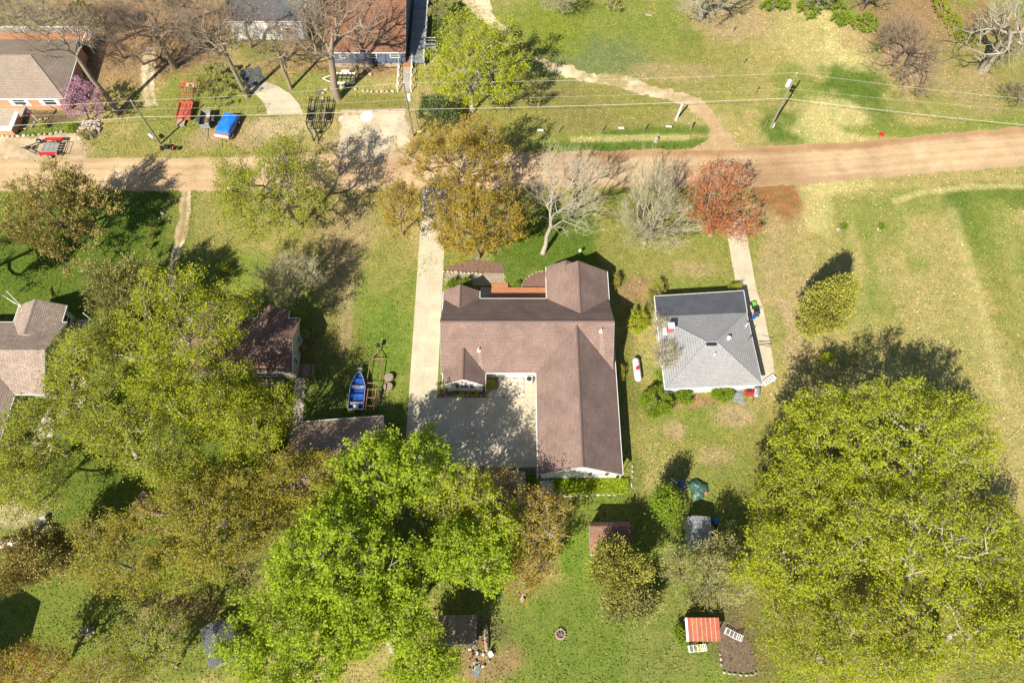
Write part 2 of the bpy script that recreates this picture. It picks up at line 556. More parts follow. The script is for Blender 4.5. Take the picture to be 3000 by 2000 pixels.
class Turf:
    def __init__(self, x, y):
        self.x, self.y = x, y
        n = F1.fbm(x, y, 0.055, 4)
        m = F2.fbm(x, y, 0.5, 5)
        base = np.empty(x.shape + (3,))
        for i in range(3):
            base[..., i] = C_OLIVE[i] + (C_DRY[i] - C_OLIVE[i]) * sstep(.42, .62, n) + (C_GREEN[i] - C_OLIVE[i]) * sstep(.52, .36, n) * .9
        self.c = base
        self.warp = F3.fbm(x, y, 0.35, 4) - .5
        self.fine = m - .5

    def mix(self, a, col):
        self.c += (np.asarray(col) - self.c) * a[..., None]

    def blob(self, px, py, rx, ry, col, amt=1.0, soft=.38, ang=0.0, rag=0.9):
        c = P(px, py)
        sx = rx / SCALE(py)
        sy = (P(px, py - ry).y - P(px, py + ry).y) / 2
        dx, dy = self.x - c.x, self.y - c.y
        ca, sa = math.cos(ang), math.sin(ang)
        d = np.hypot((dx * ca + dy * sa) / sx, (-dx * sa + dy * ca) / sy) + rag * self.warp + .9 * rag * self.fine
        self.mix(amt * sstep(1 + soft, 1 - soft, d), col)

    def stroke(self, pts, w, col, amt=1.0, soft=.5, rag=.6):
        q = [P(*p) for p in pts]
        best = np.full(self.x.shape, 1e9)
        for a, b in zip(q[:-1], q[1:]):
            ex, ey = b.x - a.x, b.y - a.y
            t = np.clip(((self.x - a.x) * ex + (self.y - a.y) * ey) / (ex * ex + ey * ey), 0, 1)
            best = np.minimum(best, np.hypot(self.x - a.x - t * ex, self.y - a.y - t * ey))
        d = best / w + rag * self.warp
        self.mix(amt * sstep(1 + soft, 1 - soft, d), col)


def paint_turf(T):
    B, S = T.blob, T.stroke
    # north meadow and top edge
    B(1850, 130, 480, 170, C_OLIVE, .75)
    B(1700, 60, 260, 90, C_GREEN, .85)
    B(1760, 170, 190, 60, (.12, .165, .06), .8)
    B(1960, 100, 100, 70, C_GREEN, .8)
    B(2030, 150, 40, 60, C_LUSH, .5)
    B(1620, 90, 90, 70, (.16, .20, .02), .7)
    B(2100, 220, 220, 110, C_OLIVE, .6)
    B(1960, 215, 120, 30, C_TAN, .5)
    B(2420, 110, 150, 90, C_STRAW, 1)
    B(2480, 190, 140, 50, C_STRAW, .85)
    B(2300, 150, 120, 160, C_DRY, .6)
    B(2500, 245, 120, 60, C_LUSH, .95)
    B(2560, 320, 90, 60, C_LUSH, .7)
    B(2320, 370, 85, 60, C_LUSH, .95)
    B(2330, 250, 70, 60, C_GREEN, .8)
    B(2430, 360, 110, 70, C_STRAW, .9)
    B(2620, 380, 120, 18, C_GREEN, .9)
    B(2760, 110, 260, 160, C_LITTER, .85)
    B(2700, 190, 110, 60, C_TAN, .7)
    B(2880, 200, 150, 130, C_OLIVE, .7)
    B(2850, 310, 160, 60, C_GREEN, .5)
    B(2850, 270, 80, 60, C_TAN, .5)
    B(2150, 60, 120, 60, C_TAN, .7)
    S([(2640, 395), (2800, 375), (3050, 350)], 1.0, C_GREEN, .7)
    # strip between the road and the curved drive
    B(1700, 320, 260, 60, (.185, .17, .055), .9)
    B(1860, 290, 120, 60, C_OLIVE, .9)
    S([(1780, 398), (1900, 388), (2060, 380)], .9, C_LUSH, .85)
    S([(1650, 428), (1850, 424), (2060, 422)], 1.0, C_LUSH, .9)
    S([(1680, 410), (1900, 403), (2010, 404)], .55, C_STRAW, .7)
    B(1480, 330, 150, 50, C_OLIVE, .8)
    B(1095, 395, 125, 75, C_TAN, .75, soft=.6)
    # north-west lots
    B(420, 130, 200, 110, C_LITTER, .85)
    B(400, 30, 420, 70, C_LITTER, .8)
    B(80, 60, 120, 50, C_OLIVE, .6)
    B(560, 190, 90, 50, C_LITTER, .8)
    B(650, 330, 260, 110, C_OLIVE, .7)
    B(500, 340, 120, 80, C_GREEN, .5)
    B(620, 250, 130, 60, C_GREEN, .6)
    B(820, 160, 130, 60, C_LITTER, .55)
    B(1060, 200, 130, 25, C_LITTER, .8)
    B(760, 150, 60, 30, C_GREEN, .6)
    B(960, 250, 120, 40, C_GREEN, .6)
    B(1090, 300, 120, 25, (.16, .165, .03), .8)
    B(730, 400, 170, 40, C_TAN, .75)
    B(840, 370, 90, 40, C_PALE, .45)
    B(100, 388, 200, 10, C_LUSH, .9, rag=.2)
    B(150, 365, 80, 22, C_GREEN, .9, rag=.2)
    B(110, 345, 110, 22, C_SOIL, .9, rag=.25)
    B(60, 435, 280, 28, C_PALE, .85)
    B(330, 430, 110, 40, C_OLIVE, .9)
    B(220, 440, 45, 30, C_TAN, .7)
    B(1240, 60, 80, 80, (.10, .135, .03), .8)
    B(1300, 85, 40, 30, C_GREEN, .5)
    S([(438, 150), (428, 220), (440, 300)], .75, C_PALE, .8)
    # west lawns
    B(120, 780, 330, 190, (.078, .128, .012), 1, rag=.4)
    B(430, 650, 140, 130, (.078, .125, .013), .95, rag=.5)
    B(110, 640, 300, 80, C_LUSH, .9)
    B(520, 610, 30, 80, C_OLIVE, .5)
    B(690, 640, 120, 120, C_OLIVE, .9)
    B(700, 790, 150, 60, C_GREEN, .9)
    B(900, 700, 120, 120, C_OLIVE, .7)
    B(1000, 620, 110, 120, (.23, .19, .075), .75)
    B(1010, 830, 70, 280, C_TAN, .55)
    B(1100, 960, 90, 230, C_GREEN, .95, rag=.5)
    B(1140, 760, 60, 90, C_OLIVE, .8)
    B(1110, 1020, 70, 120, (.10, .175, .018), .7)
    B(940, 1030, 110, 130, (.16, .15, .035), .8)
    S([(985, 700), (1000, 880), (1005, 1040)], .35, C_TAN, .55)
    S([(1022, 760), (1026, 900), (1022, 1010)], .35, C_TAN, .55)
    B(430, 1350, 560, 330, (.085, .135, .014), .95, rag=.5)
    B(760, 1150, 150, 70, (.10, .16, .016), .9)
    B(300, 1850, 560, 200, (.12, .165, .022), .9, rag=.6)
    B(520, 1790, 130, 60, C_LITTER, .6)
    B(60, 1500, 110, 40, C_PALE, .55)
    B(950, 1400, 220, 330, (.10, .125, .025), .6)
    # the surveyed lot
    B(1640, 710, 240, 120, (.075, .128, .012), 1, rag=.35)
    B(1470, 830, 80, 70, C_LUSH, .8)
    B(1800, 690, 60, 90, C_OLIVE, .85)
    B(1700, 1520, 200, 130, (.12, .17, .022), .95, rag=.5)
    B(1800, 1530, 60, 60, (.20, .19, .05), .6)
    B(1690, 1640, 60, 100, (.11, .185, .018), .9)
    B(1560, 1500, 140, 60, (.14, .155, .025), .8)
    B(1250, 1600, 300, 160, (.10, .10, .035), .6)
    B(1850, 1150, 40, 330, (.15, .14, .04), .7)
    B(1820, 820, 60, 120, (.15, .15, .04), .6)
    # the neighbour on the right
    B(1990, 780, 190, 80, C_OLIVE, .85)
    B(1870, 850, 50, 40, C_LITTER, .75)
    B(2030, 800, 60, 30, C_TAN, .5)
    B(2030, 830, 100, 22, C_GREEN, .7)
    B(1890, 1020, 40, 120, C_DRY, .7)
    B(2080, 1300, 230, 170, C_OLIVE, .9)
    B(2060, 1235, 110, 55, C_GREEN, .7)
    B(2130, 1390, 100, 70, C_GREEN, .55)
    B(1975, 1265, 30, 25, C_TAN, .8)
    B(2150, 1215, 60, 35, C_TAN, .85)
    B(2100, 1335, 60, 25, C_TAN, .6)
    B(2030, 1170, 80, 22, C_LITTER, .8)
    B(1930, 1380, 60, 120, C_DRY, .5)
    B(2320, 830, 80, 190, C_TAN, .85)
    B(2330, 1040, 40, 60, C_TAN, .8)
    B(2290, 730, 60, 120, C_OLIVE, .5)
    B(2275, 960, 30, 60, C_GREEN, .6)
    B(2450, 1050, 60, 40, C_OLIVE, .6)
    # the open field
    B(2300, 600, 120, 80, (.30, .20, .11), .75, soft=.6)
    B(2300, 570, 95, 55, (.235, .12, .045), 1, soft=.4)
    B(2300, 620, 30, 30, (.25, .13, .05), .9)
    S([(2270, 660), (2260, 760), (2300, 900)], 1.4, C_TAN, .5)
    B(2750, 900, 420, 380, C_DRY, .85)
    B(2560, 640, 120, 90, C_GREEN, .65)
    B(2700, 590, 120, 40, C_GREEN, .6)
    B(2840, 640, 55, 120, C_LUSH, .85, ang=.25)
    B(2940, 570, 140, 35, C_LUSH, .85)
    B(2940, 750, 90, 180, C_GREEN, .7)
    B(2980, 950, 60, 200, C_OLIVE, .8)
    B(2440, 545, 110, 25, C_STRAW, .9)
    B(2390, 600, 40, 80, C_STRAW, .7)
    for i_, x_ in enumerate((2480, 2560, 2640, 2720, 2790, 2860, 2930)):
        S([(x_, 600), (x_ + 40, 780), (x_ + 90, 980), (x_ + 130, 1140)], .9, C_GREEN if i_ % 2 else C_STRAW, .13)
    B(2550, 900, 70, 60, C_GREEN, .5)
    B(2690, 770, 40, 30, C_GREEN, .55)
    S([(2620, 590), (2700, 565), (2840, 548), (2990, 545)], .45, C_STRAW, .7)
    S([(2520, 640), (2550, 760), (2570, 900)], .8, C_GREEN, .5)
    S([(2790, 620), (2850, 800), (2900, 1000), (2940, 1180)], .6, C_STRAW, .35)
    # south
    B(1720, 1880, 420, 170, (.115, .168, .024), .95, rag=.6)
    B(1950, 1880, 120, 130, (.16, .18, .045), .7)
    B(1850, 1760, 90, 60, (.18, .16, .03), .5)
    B(2170, 1850, 90, 130, C_SOIL, .7)
    B(2600, 1800, 420, 260, (.16, .15, .035), .8)
    B(2560, 1760, 70, 50, C_LITTER, .7)
    B(2400, 1420, 220, 150, (.14, .14, .035), .6)
    B(1420, 1940, 90, 60, C_LITTER, .7)
    B(1400, 1850, 80, 50, C_SOIL, .6)
    B(2260, 1450, 70, 40, C_SOIL, .6)


def settle(T):
    """Spring turf is never pure green: dry blades keep some red in it."""
    ex = np.clip(T.c[..., 1] - T.c[..., 0], 0, None)
    T.c[..., 0] += .12 * ex
    T.c[..., 2] += .05 * ex


def grid_axis(a, b, step, far):
    core = np.arange(a, b + step * .5, step)
    lo = a - np.geomspace(step, far, 16)[::-1]
    hi = core[-1] + np.geomspace(step, far, 16)
    return np.concatenate([lo, core, hi])


gx, gy = grid_axis(-88, 88, 0.33, 700), grid_axis(-6, 104, 0.33, 900)
GX, GY = np.meshgrid(gx, gy, indexing='xy')
turf = Turf(GX, GY)
paint_turf(turf)
settle(turf)
nx, ny = len(gx), len(gy)
gv = np.stack([GX.ravel(), GY.ravel(), np.zeros(GX.size)], 1)
ii = (np.arange(ny - 1)[:, None] * nx + np.arange(nx - 1)[None]).ravel()
gq = np.stack([ii, ii + 1, ii + 1 + nx, ii + nx], 1)
MT['turf'] = mat_ground("turf", 1.0, 0.06)
MT['dirt'] = mat_ground("packed_dirt", 0.42, 0.02, False)
MT['gravel'] = mat_ground("gravel", 0.7, 0.04, False)


def set_turf(me, cols):
    at = me.attributes.new("turf", 'FLOAT_COLOR', 'POINT')
    c4 = np.ones((len(cols), 4), dtype=np.float32)
    c4[:, :3] = np.clip(cols, 0.003, 0.9)
    at.data.foreach_set("color", c4.ravel())


gme = np_mesh("ground", gv, gq, [MT['turf']])
set_turf(gme, turf.c.reshape(-1, 3))
tag(link("ground", gme), "patchy spring lawn and meadow between the houses", kind='structure')


def resample(pts, n):
    pts = np.array([(p.x, p.y) for p in (P(*q) for q in pts)])
    d = np.concatenate([[0], np.cumsum(np.hypot(*np.diff(pts, axis=0).T))])
    # smooth the corners a little by resampling twice
    t = np.linspace(0, d[-1], n)
    x, y = np.interp(t, d, pts[:, 0]), np.interp(t, d, pts[:, 1])
    k = max(1, n // 40)
    ker = np.ones(2 * k + 1) / (2 * k + 1)
    xs = np.convolve(np.pad(x, k, 'edge'), ker, 'valid')
    ys = np.convolve(np.pad(y, k, 'edge'), ker, 'valid')
    xs[[0, -1]], ys[[0, -1]] = x[[0, -1]], y[[0, -1]]
    return np.stack([xs, ys], 1)


def norm2(v):
    return v / max(float(np.hypot(*v)), 1e-6)


def strip(name, label, side_a, side_b, colour, mat, z=0.006, na=40, step=0.3, rag=0.5, paint=None, end_rag=0.0):
    L = max(sum((P(*a) - P(*b)).length for a, b in zip(s[:-1], s[1:])) for s in (side_a, side_b))
    n = int(L / step) + 2
    A, Bp = resample(side_a, n), resample(side_b, n)
    across = (Bp - A)
    wd = np.hypot(*across.T)[:, None]
    u = across / np.maximum(wd, .01)
    ja = (F1.fbm(A[:, 0], A[:, 1], .45, 4) - .5 + .5 * (F2.at(A[:, 0], A[:, 1], 2.2) - .5))[:, None] * 2 * rag
    jb = (F3.fbm(Bp[:, 0], Bp[:, 1], .45, 4) - .5 + .5 * (F1.at(Bp[:, 0], Bp[:, 1], 2.2) - .5))[:, None] * 2 * rag
    A, Bp = A + u * ja, Bp + u * jb
    s = np.linspace(0, 1, na)
    XY = A[:, None] * (1 - s)[None, :, None] + Bp[:, None] * s[None, :, None]
    if end_rag:
        mid = (A + Bp) / 2
        al = norm2(mid[-1] - mid[0])
        for e_, k_ in ((0, 1), (n - 1, -1)):
            nz = (F1.fbm(XY[e_, :, 0], XY[e_, :, 1], .6, 4) - .5) * 2 * end_rag
            for i_ in range(min(8, n // 2)):
                XY[e_ + k_ * i_] += al[None] * (nz * (1 - i_ / 8))[:, None]
    X, Y = XY[..., 0], XY[..., 1]
    Z = z + 0.0 * X
    v = np.stack([X.ravel(), Y.ravel(), Z.ravel()], 1)
    i = (np.arange(n - 1)[:, None] * na + np.arange(na - 1)[None]).ravel()
    q = np.stack([i, i + 1, i + 1 + na, i + na], 1)
    me = np_mesh(name, v, q, [mat])
    c = np.empty(X.shape + (3,))
    c[:] = colour
    if paint:
        paint(c, X, Y, np.linspace(0, 1, n)[:, None] + 0 * X, s[None] + 0 * X)
    set_turf(me, c.reshape(-1, 3))
    return tag(link(name, me), label, kind='structure')


def paint_road(c, X, Y, t, s):
    track = np.zeros_like(s)
    wob = (F1.fbm(X, Y, .05, 3) - .5) * .12
    for k, (m, w, a) in enumerate(((.22, .07, .9), (.42, .06, .7), (.60, .07, .9), (.80, .06, .6))):
        track += a * np.exp(-((s + wob - m) / w) ** 2)
    st = F2.fbm(X * .12, (s + wob * .6) * 30 + 0 * X, .5, 5)
    k = np.clip(.45 + .5 * (st - .5) * 1.7 + .22 * track + 1.0 * (F3.fbm(X, Y, .3, 4) - .5), 0, 1)
    lo, hi = np.array((.33, .215, .12)), np.array((.55, .41, .245))
    c[:] = lo + (hi - lo) * k[..., None]
    # damp reddish shoulder on the north edge of the right half, damp corner by the track entrance
    wet = sstep(.48, .58, t) * sstep(.30, .12, s + wob * 1.5) * .6
    c += (np.array((.265, .13, .055)) - c) * wet[..., None]
    dk = sstep(9.0, 2.0, np.hypot(X - P(2280, 540).x, (Y - P(2280, 540).y) * 1.2)) * .6
    c += (np.array((.22, .12, .06)) - c) * dk[..., None]
    edge = np.minimum(s, 1 - s)
    c += (np.array((.33, .25, .13)) - c) * (sstep(.06, .0, edge) * .7)[..., None]


strip("dirt_road", "sandy dirt road with wheel streaks crossing between the lots",
      [(-260, 462), (0, 462), (230, 464), (600, 461), (1000, 452), (1300, 446), (1640, 444), (2000, 438), (2200, 428), (2480, 418), (2700, 396), (3000, 371), (3300, 345)],
      [(-260, 562), (0, 560), (300, 560), (600, 561), (1000, 556), (1215, 553), (1800, 550), (2200, 552), (2370, 538), (2500, 528), (2700, 510), (3000, 490), (3300, 465)],
      (.42, .29, .15), MT['dirt'], 0.008, 44, .35, .35, paint_road)


def paint_pale(lo, hi):
    def f(c, X, Y, t, s):
        k = np.clip((F1.fbm(X, Y, .5, 4) - .3) * 2.2 + .25 * (F2.at(X, Y, 2.5) - .5), 0, 1)
        c[:] = np.array(lo) + (np.array(hi) - np.array(lo)) * k[..., None]
    return f


def paint_tracks(c, X, Y, t, s):
    paint_pale((.32, .24, .13), (.60, .50, .34))(c, X, Y, t, s)
    mid = np.exp(-((s - .5 + .2 * (F2.fbm(X, Y, .6, 3) - .5)) / .16) ** 2) * (.35 + .6 * F3.fbm(X, Y, .8, 3))
    c += (np.array((.20, .175, .05)) - c) * np.clip(mid, 0, 1)[..., None]


def paint_curve(c, X, Y, t, s):
    paint_pale((.38, .29, .165), (.64, .54, .36))(c, X, Y, t, s)
    k = sstep(.68, .92, t) * .85
    c += (np.array((.37, .25, .13)) - c) * k[..., None]
    mid = sstep(.60, .75, F2.fbm(X, Y, .45, 4)) * sstep(.85, .6, t) * .7
    c += (np.array((.22, .19, .06)) - c) * mid[..., None]


strip("gravel_drive", "pale curving gravel drive joining the dirt road from the north",
      [(1335, -60), (1350, 0), (1395, 55), (1440, 75), (1500, 120), (1590, 180), (1660, 195), (1740, 216), (1830, 220), (1900, 250), (2000, 268), (2070, 300), (2110, 350), (2135, 400), (2175, 440)],
      [(1425, -60), (1440, 0), (1450, 60), (1500, 90), (1530, 150), (1640, 225), (1720, 245), (1800, 252), (1900, 285), (1980, 305), (2040, 330), (2075, 365), (2085, 400), (2030, 440)],
      C_PALE, MT['gravel'], 0.014, 10, .3, .75, paint_curve)
strip("gravel_pad", "pale gravel parking pad below the timber edging",
      [(1000, 331), (1100, 328), (1192, 325)], [(990, 462), (1100, 462), (1200, 455)], C_PALE, MT['gravel'], 0.014, 60, .2, .9, paint_pale((.36, .29, .19), (.56, .48, .35)), .9)
strip("gravel_shoulder", "pale gravel shoulder where the red trailer is parked",
      [(-120, 402), (0, 404), (100, 402), (190, 385), (225, 395)], [(-120, 470), (0, 468), (120, 468), (230, 466), (262, 462)], C_PALE, MT['gravel'], 0.012, 24, .3, .7, paint_pale((.33, .25, .15), (.52, .42, .28)), .8)
strip("gravel_track", "two worn gravel wheel tracks leading to the tree-covered house",
      [(532, 560), (525, 620), (514, 690), (505, 735), (490, 800), (480, 880)], [(562, 560), (556, 620), (546, 690), (530, 735), (520, 800), (510, 880)],
      C_PALE, MT['gravel'], 0.011, 12, .3, .3, paint_tracks)
strip("gravel_track", "pale gravel wheel track between the leafless trees",
      [(420, 150), (416, 200), (418, 240), (430, 300)], [(450, 150), (452, 200), (452, 250), (458, 310)],
      C_PALE, MT['gravel'], 0.011, 12, .3, .35, paint_tracks)


def outline(pts, z=0.0):
    return [(P(x, y).x, P(x, y).y) for x, y in pts]


def struct(name, label):
    o = bpy.data.objects.new(name, None)
    COL.objects.link(o)
    ORIGIN[o] = Vector((0, 0, 0))
    return tag(o, label, kind='structure')


def slab(parent, pts, z0=0.0, z1=0.05, mat=None, name='concrete_slab', gap=0.010):
    q = [Vector((x, y)) for x, y in pts]
    c = sum(q, Vector((0, 0))) / len(q)
    q = [p + (c - p).normalized() * gap for p in q]
    return MB().prism([(p.x, p.y) for p in q], z0, z1).build(name, mat or MT['concrete'], parent)


def lerp2(a, b, t):
    return (a[0] + (b[0] - a[0]) * t, a[1] + (b[1] - a[1]) * t)


def slab_grid(parent, nw, ne, se, sw, nx_, ny_, **k):
    """corners on the ground in metres; a grid of separate slabs with joints between them."""
    for j in range(ny_):
        for i in range(nx_):
            f = lambda u, v: lerp2(lerp2(nw, ne, u), lerp2(sw, se, u), v)
            slab(parent, [f(i / nx_, j / ny_), f((i + 1) / nx_, j / ny_), f((i + 1) / nx_, (j + 1) / ny_), f(i / nx_, (j + 1) / ny_)], **k)


g2 = lambda x, y: (P(x, y).x, P(x, y).y)
drv = struct("driveway", "long pale concrete driveway and court beside the surveyed house")
xl, xr = -12.05, -8.75
ys = [P(1240, 556).y] + [y for y in np.arange(56.0, 15.5, -4.05)]
for a, b in zip(ys[:-1], ys[1:]):
    xm = (xl + xr) / 2
    slab(drv, [(xl, a), (xm, a), (xm, b), (xl, b)])
    slab(drv, [(xm, a), (xr, a), (xr, b), (xm, b)])
yb = ys[-1]
y_court = 27.72
slab_grid(drv, (xr, y_court), (-1.9, y_court), (-1.9, yb), (xr, yb), 2, 3)
slab_grid(drv, (-1.9, y_court), (2.95, y_court), (2.95, P(1500, 1368).y), (-1.9, P(1500, 1368).y), 1, 3)
slab_grid(drv, (1.45, 30.25), (2.95, 30.25), (2.95, y_court), (1.45, y_court), 1, 1)

wk = struct("concrete_walk", "pale concrete walk along the grey-roofed house")
e_l = [g2(2122, 640), g2(2135, 716), g2(2146, 780), g2(2160, 850), g2(2185, 900), g2(2205, 980), g2(2222, 1060), g2(2230, 1128)]
e_r = [g2(2180, 640), g2(2192, 716), g2(2204, 780), g2(2216, 850), g2(2236, 905), g2(2252, 985), g2(2266, 1060), g2(2272, 1116)]
for i in range(7):
    slab(wk, [e_l[i], e_r[i], e_r[i + 1], e_l[i + 1]])
cd = struct("concrete_drive", "short curved concrete drive by the leaning bare trees")
l = [(722, 268), (748, 275), (768, 296), (780, 318), (783, 335)]
r = [(778, 240), (818, 255), (852, 277), (876, 304), (888, 331)]
for i in range(4):
    slab(cd, [g2(*l[i]), g2(*r[i]), g2(*r[i + 1]), g2(*l[i + 1])], mat=MT['old_concrete'] if i == 0 else MT['concrete'])
ap = struct("asphalt_drive", "dark asphalt drive in the shade of the bare trees")
slab(ap, [g2(700, 205), g2(760, 195), g2(778, 238), g2(722, 266)], mat=MT['roof_dark'], z1=.02)
w2 = struct("garden_walk", "narrow concrete walk from the porch to the brown garage")
l = [(865, 1105), (862, 1150), (860, 1195), (857, 1240)]
r = [(893, 1105), (893, 1150), (890, 1195), (888, 1240)]
for i in range(3):
    slab(w2, [g2(*l[i]), g2(*r[i]), g2(*r[i + 1]), g2(*l[i + 1])], mat=MT['old_concrete'])
w3 = struct("house_drive", "sunlit concrete drive under the trees beside the left house")
l = [(232, 1100), (238, 1145), (212, 1188), (150, 1185), (122, 1230), (98, 1300), (45, 1345)]
r = [(255, 1110), (256, 1160), (236, 1205), (165, 1225), (157, 1270), (152, 1330), (115, 1370)]
for i in range(6):
    slab(w3, [g2(*l[i]), g2(*r[i]), g2(*r[i + 1]), g2(*l[i + 1])])
pv = struct("paver_walk", "brown paver walk in front of the surveyed house porch")
for j in range(5):
    for i in range(21):
        x0 = -8.35 + i * .36 + (.17 if j % 2 else 0)
        MB().box((x0, 42.9 + j * .36, .03), (.34, .34, .05 + .01 * RND.random())).build('paver', MT['paver'], pv)
for j in range(3):
    for i in range(5):
        MB().box((-2.4 + i * .36, 42.72 - .36 * (j + .55), .03), (.34, .34, .05 + .01 * RND.random())).build('paver', MT['paver'], pv)
bed = struct("mulch_bed", "brown mulch bed in front of the gable wings")
MB().prism(outline([(1530, 842), (1535, 825), (1552, 809), (1575, 799), (1600, 793), (1600, 843)]), 0, .06).build('mulch', MT['mulch'], bed)
MB().prism([(-8.5, 28.1), (-8.2, 27.8), (-3.1, 27.8), (-3.1, 28.6), (-8.5, 28.6)], 0, .05).build('mulch', MT['mulch'], bed)
MB().prism(outline([(1303, 812), (1345, 800), (1420, 802), (1478, 799), (1470, 770), (1380, 760), (1303, 780)]), 0, .03).build('mulch', MT['mulch'], bed)
gb = struct("garden_bed", "shaded garden bed with stone edging at the south end of the court")
MB().prism([(-1.9, 15.3), (2.6, 15.3), (2.6, P(1500, 1371).y), (-1.9, P(1500, 1371).y)], 0, .04).build('bed_soil', MT['soil'], gb)
for i in range(4):
    slab(gb, [(.6, 19 - i * .9), (1.5, 19 - i * .9), (1.5, 18.2 - i * .9), (.6, 18.2 - i * .9)], mat=MT['old_concrete'], z0=.03, z1=.08, name='stepping_stone')
wb = struct("soil_pad", "bare soil pad beside the red metal shed roof")
MB().prism(outline([(2105, 1818), (2160, 1822), (2200, 1900), (2215, 1962), (2150, 1975), (2118, 1958), (2105, 1890)]), 0, .03).build('bed_soil', MT['soil'], wb)

# ------------------------------------------------------------------ buildings
def gable(par, axis, c, hw, a0, a1, ze, zr, roof, wall, oh=.4, ends=(1, 1), trim=True, capmat=None, walls=True, base=0.0, rname='roof'):
    p = (zr - ze) / hw
    r = MB().extrude([(c - hw, ze), (c, zr), (c + hw, ze), (c + hw, ze - .13), (c, zr - .13), (c - hw, ze - .13)], axis, a0, a1).build(rname, roof, par, True)
    cp = MB().extrude([(c - .17, zr - .17 * p + .02), (c, zr + .035), (c + .17, zr - .17 * p + .02), (c + .17, zr - .17 * p - .03), (c, zr - .04), (c - .17, zr - .17 * p - .03)], axis, a0 - .02, a1 + .02)
    cp.build('ridge_cap', capmat or (MT['roof_cap'] if roof is MT['roof_brown'] else roof), r, True)
    if walls:
        MB().extrude([(c - hw + oh, base), (c - hw + oh, ze + oh * p - .15), (c, zr - .16), (c + hw - oh, ze + oh * p - .15), (c + hw - oh, base)], axis, a0 + oh * .6 * ends[0], a1 - oh * .6 * ends[1]).build('wall', wall, par, True)
    if trim:
        for s in (-1, 1):
            e = c + s * (hw + .035)
            MB().extrude([(e - .034, ze - .01), (e + .034, ze - .01), (e + .03, ze - .13), (e - .034, ze - .13)], axis, a0 + .01, a1 - .01).build('gutter', MT['white'], par, True)
        for k, a in enumerate((a0, a1)):
            if ends[k]:
                for s in (-1, 1):
                    MB().extrude([(c + s * hw, ze - .02), (c, zr - .02), (c, zr - .2), (c + s * hw, ze - .2)], axis, a - .012, a + .018).build('rake_board', MT['white'], par, True)
    return r


def window(par, c, face, w, h, shutters=False, frame=None):
    """c: centre on the wall's outer plane; face: 's', 'n', 'e' or 'w'."""
    d = {'s': (0, -1), 'n': (0, 1), 'e': (1, 0), 'w': (-1, 0)}[face]
    t = (-d[1], d[0])

    def bx(u, z, su, sz, off, dep):
        x, y = c[0] + t[0] * u + d[0] * off, c[1] + t[1] * u + d[1] * off
        return (x, y, c[2] + z), (abs(t[0]) * su + abs(d[0]) * dep, abs(t[1]) * su + abs(d[1]) * dep, sz)
    m = MB()
    for u, z, su, sz in ((-w / 2, 0, .08, h + .08), (w / 2, 0, .08, h + .08), (0, h / 2, w - .08, .08), (0, -h / 2, w - .08, .10), (0, 0, w - .08, .05)):
        m.box(*bx(u, z, su, sz, .02, .09))
    f = m.build('window', frame or MT['white'], par, True)
    MB().box(*bx(0, 0, w - .085, h - .085, .0, .06)).build('pane', MT['glass'], f, True)
    if shutters:
        for s in (-1, 1):
            MB().box(*bx(s * (w / 2 + .30), 0, .36, h + .05, .02, .07)).build('shutter', MT['shutter'], par, True)


def vent_pipe(par, x, y, z, h=.5, r=.055, flash=True):
    v = MB().tube([(x, y, z - .2), (x, y, z + h)], r, 8).build('vent_pipe', MT['white'], par, True)
    if flash:
        MB().box((x, y, z + .02), (.34, .34, .05), 0, (math.radians(36), 'X')).build('flashing', MT['white'], v, True)


RB, WS = MT['roof_brown'], MT['white_siding']
H = thing('house', "large white house with brown shingle gables and a long south wing", 'house', (2, 32, 0))
gable(H, 'x', 34.62, 4.83, -8.12, 11.55, 2.6, 6.2, RB, WS, .5)
gable(H, 'y', 7.33, 4.56, 18.0, 34.35, 2.6, 5.93, RB, WS, .45, ends=(1, 0))
gable(H, 'y', 7.93, 3.76, 36.3, 43.26, 2.6, 5.05, RB, WS, .4, ends=(0, 1))
gable(H, 'y', 6.57, 2.38, 42.4, 43.9, 2.6, 4.14, RB, WS, .4, ends=(0, 1))
gable(H, 'y', -6.11, 2.2, 37.5, 40.5, 2.6, 4.2, RB, WS, .35, ends=(0, 1))
gable(H, 'y', -5.47, 2.44, 28.28, 32.1, 2.6, 4.42, RB, WS, .4, ends=(1, 0))
window(H, (-5.47, 28.52, 1.75), 's', 1.05, 1.15, True)
window(H, (9.35, 18.24, 2.05), 's', 1.25, 1.0, True)
for x, w in ((-2.2, .9), (-1.1, .9), (.35, .95), (1.5, .6)):
    window(H, (x, 30.29, 1.7), 's', w, 1.1)
MB().box((-.4, 30.27, 1.9), (.16, .08, .25)).build('wall_lamp', MT['black'], H, True)
for x, y in ((-3.06, 28.45), (-7.85, 28.45), (2.75, 18.2), (11.85, 18.2), (-8.2, 40.3), (-4.0, 40.3)):
    MB().tube([(x, y, .05), (x, y, 2.45)], .045, 6).build('downspout', MT['white'], H, True)
vent_pipe(H, P(1402, 1022, 4.7).x, P(1402, 1022, 4.7).y, 2.6 + (P(1402, 1022, 4.7).y - 29.79) * .745, .75)
vent_pipe(H, P(1758, 978, 4.9).x, P(1758, 978, 4.9).y, 2.6 + (P(1758, 978, 4.9).y - 29.79) * .745, .75)
for q in ((1402, 1022), (1758, 978)):
    p = P(*q, 4.8)
    zf = lambda y: 2.6 + (y - 29.79) * .745 + .006
    y0_, y1_ = p.y - 2.6, p.y - .2
    MB().quad((p.x - .05, y0_, zf(y0_)), (p.x + .55, y0_, zf(y0_)), (p.x + .3, y1_, zf(y1_)), (p.x - .12, y1_, zf(y1_))).build('washed_streak', MT['roof_streak'], H, True)
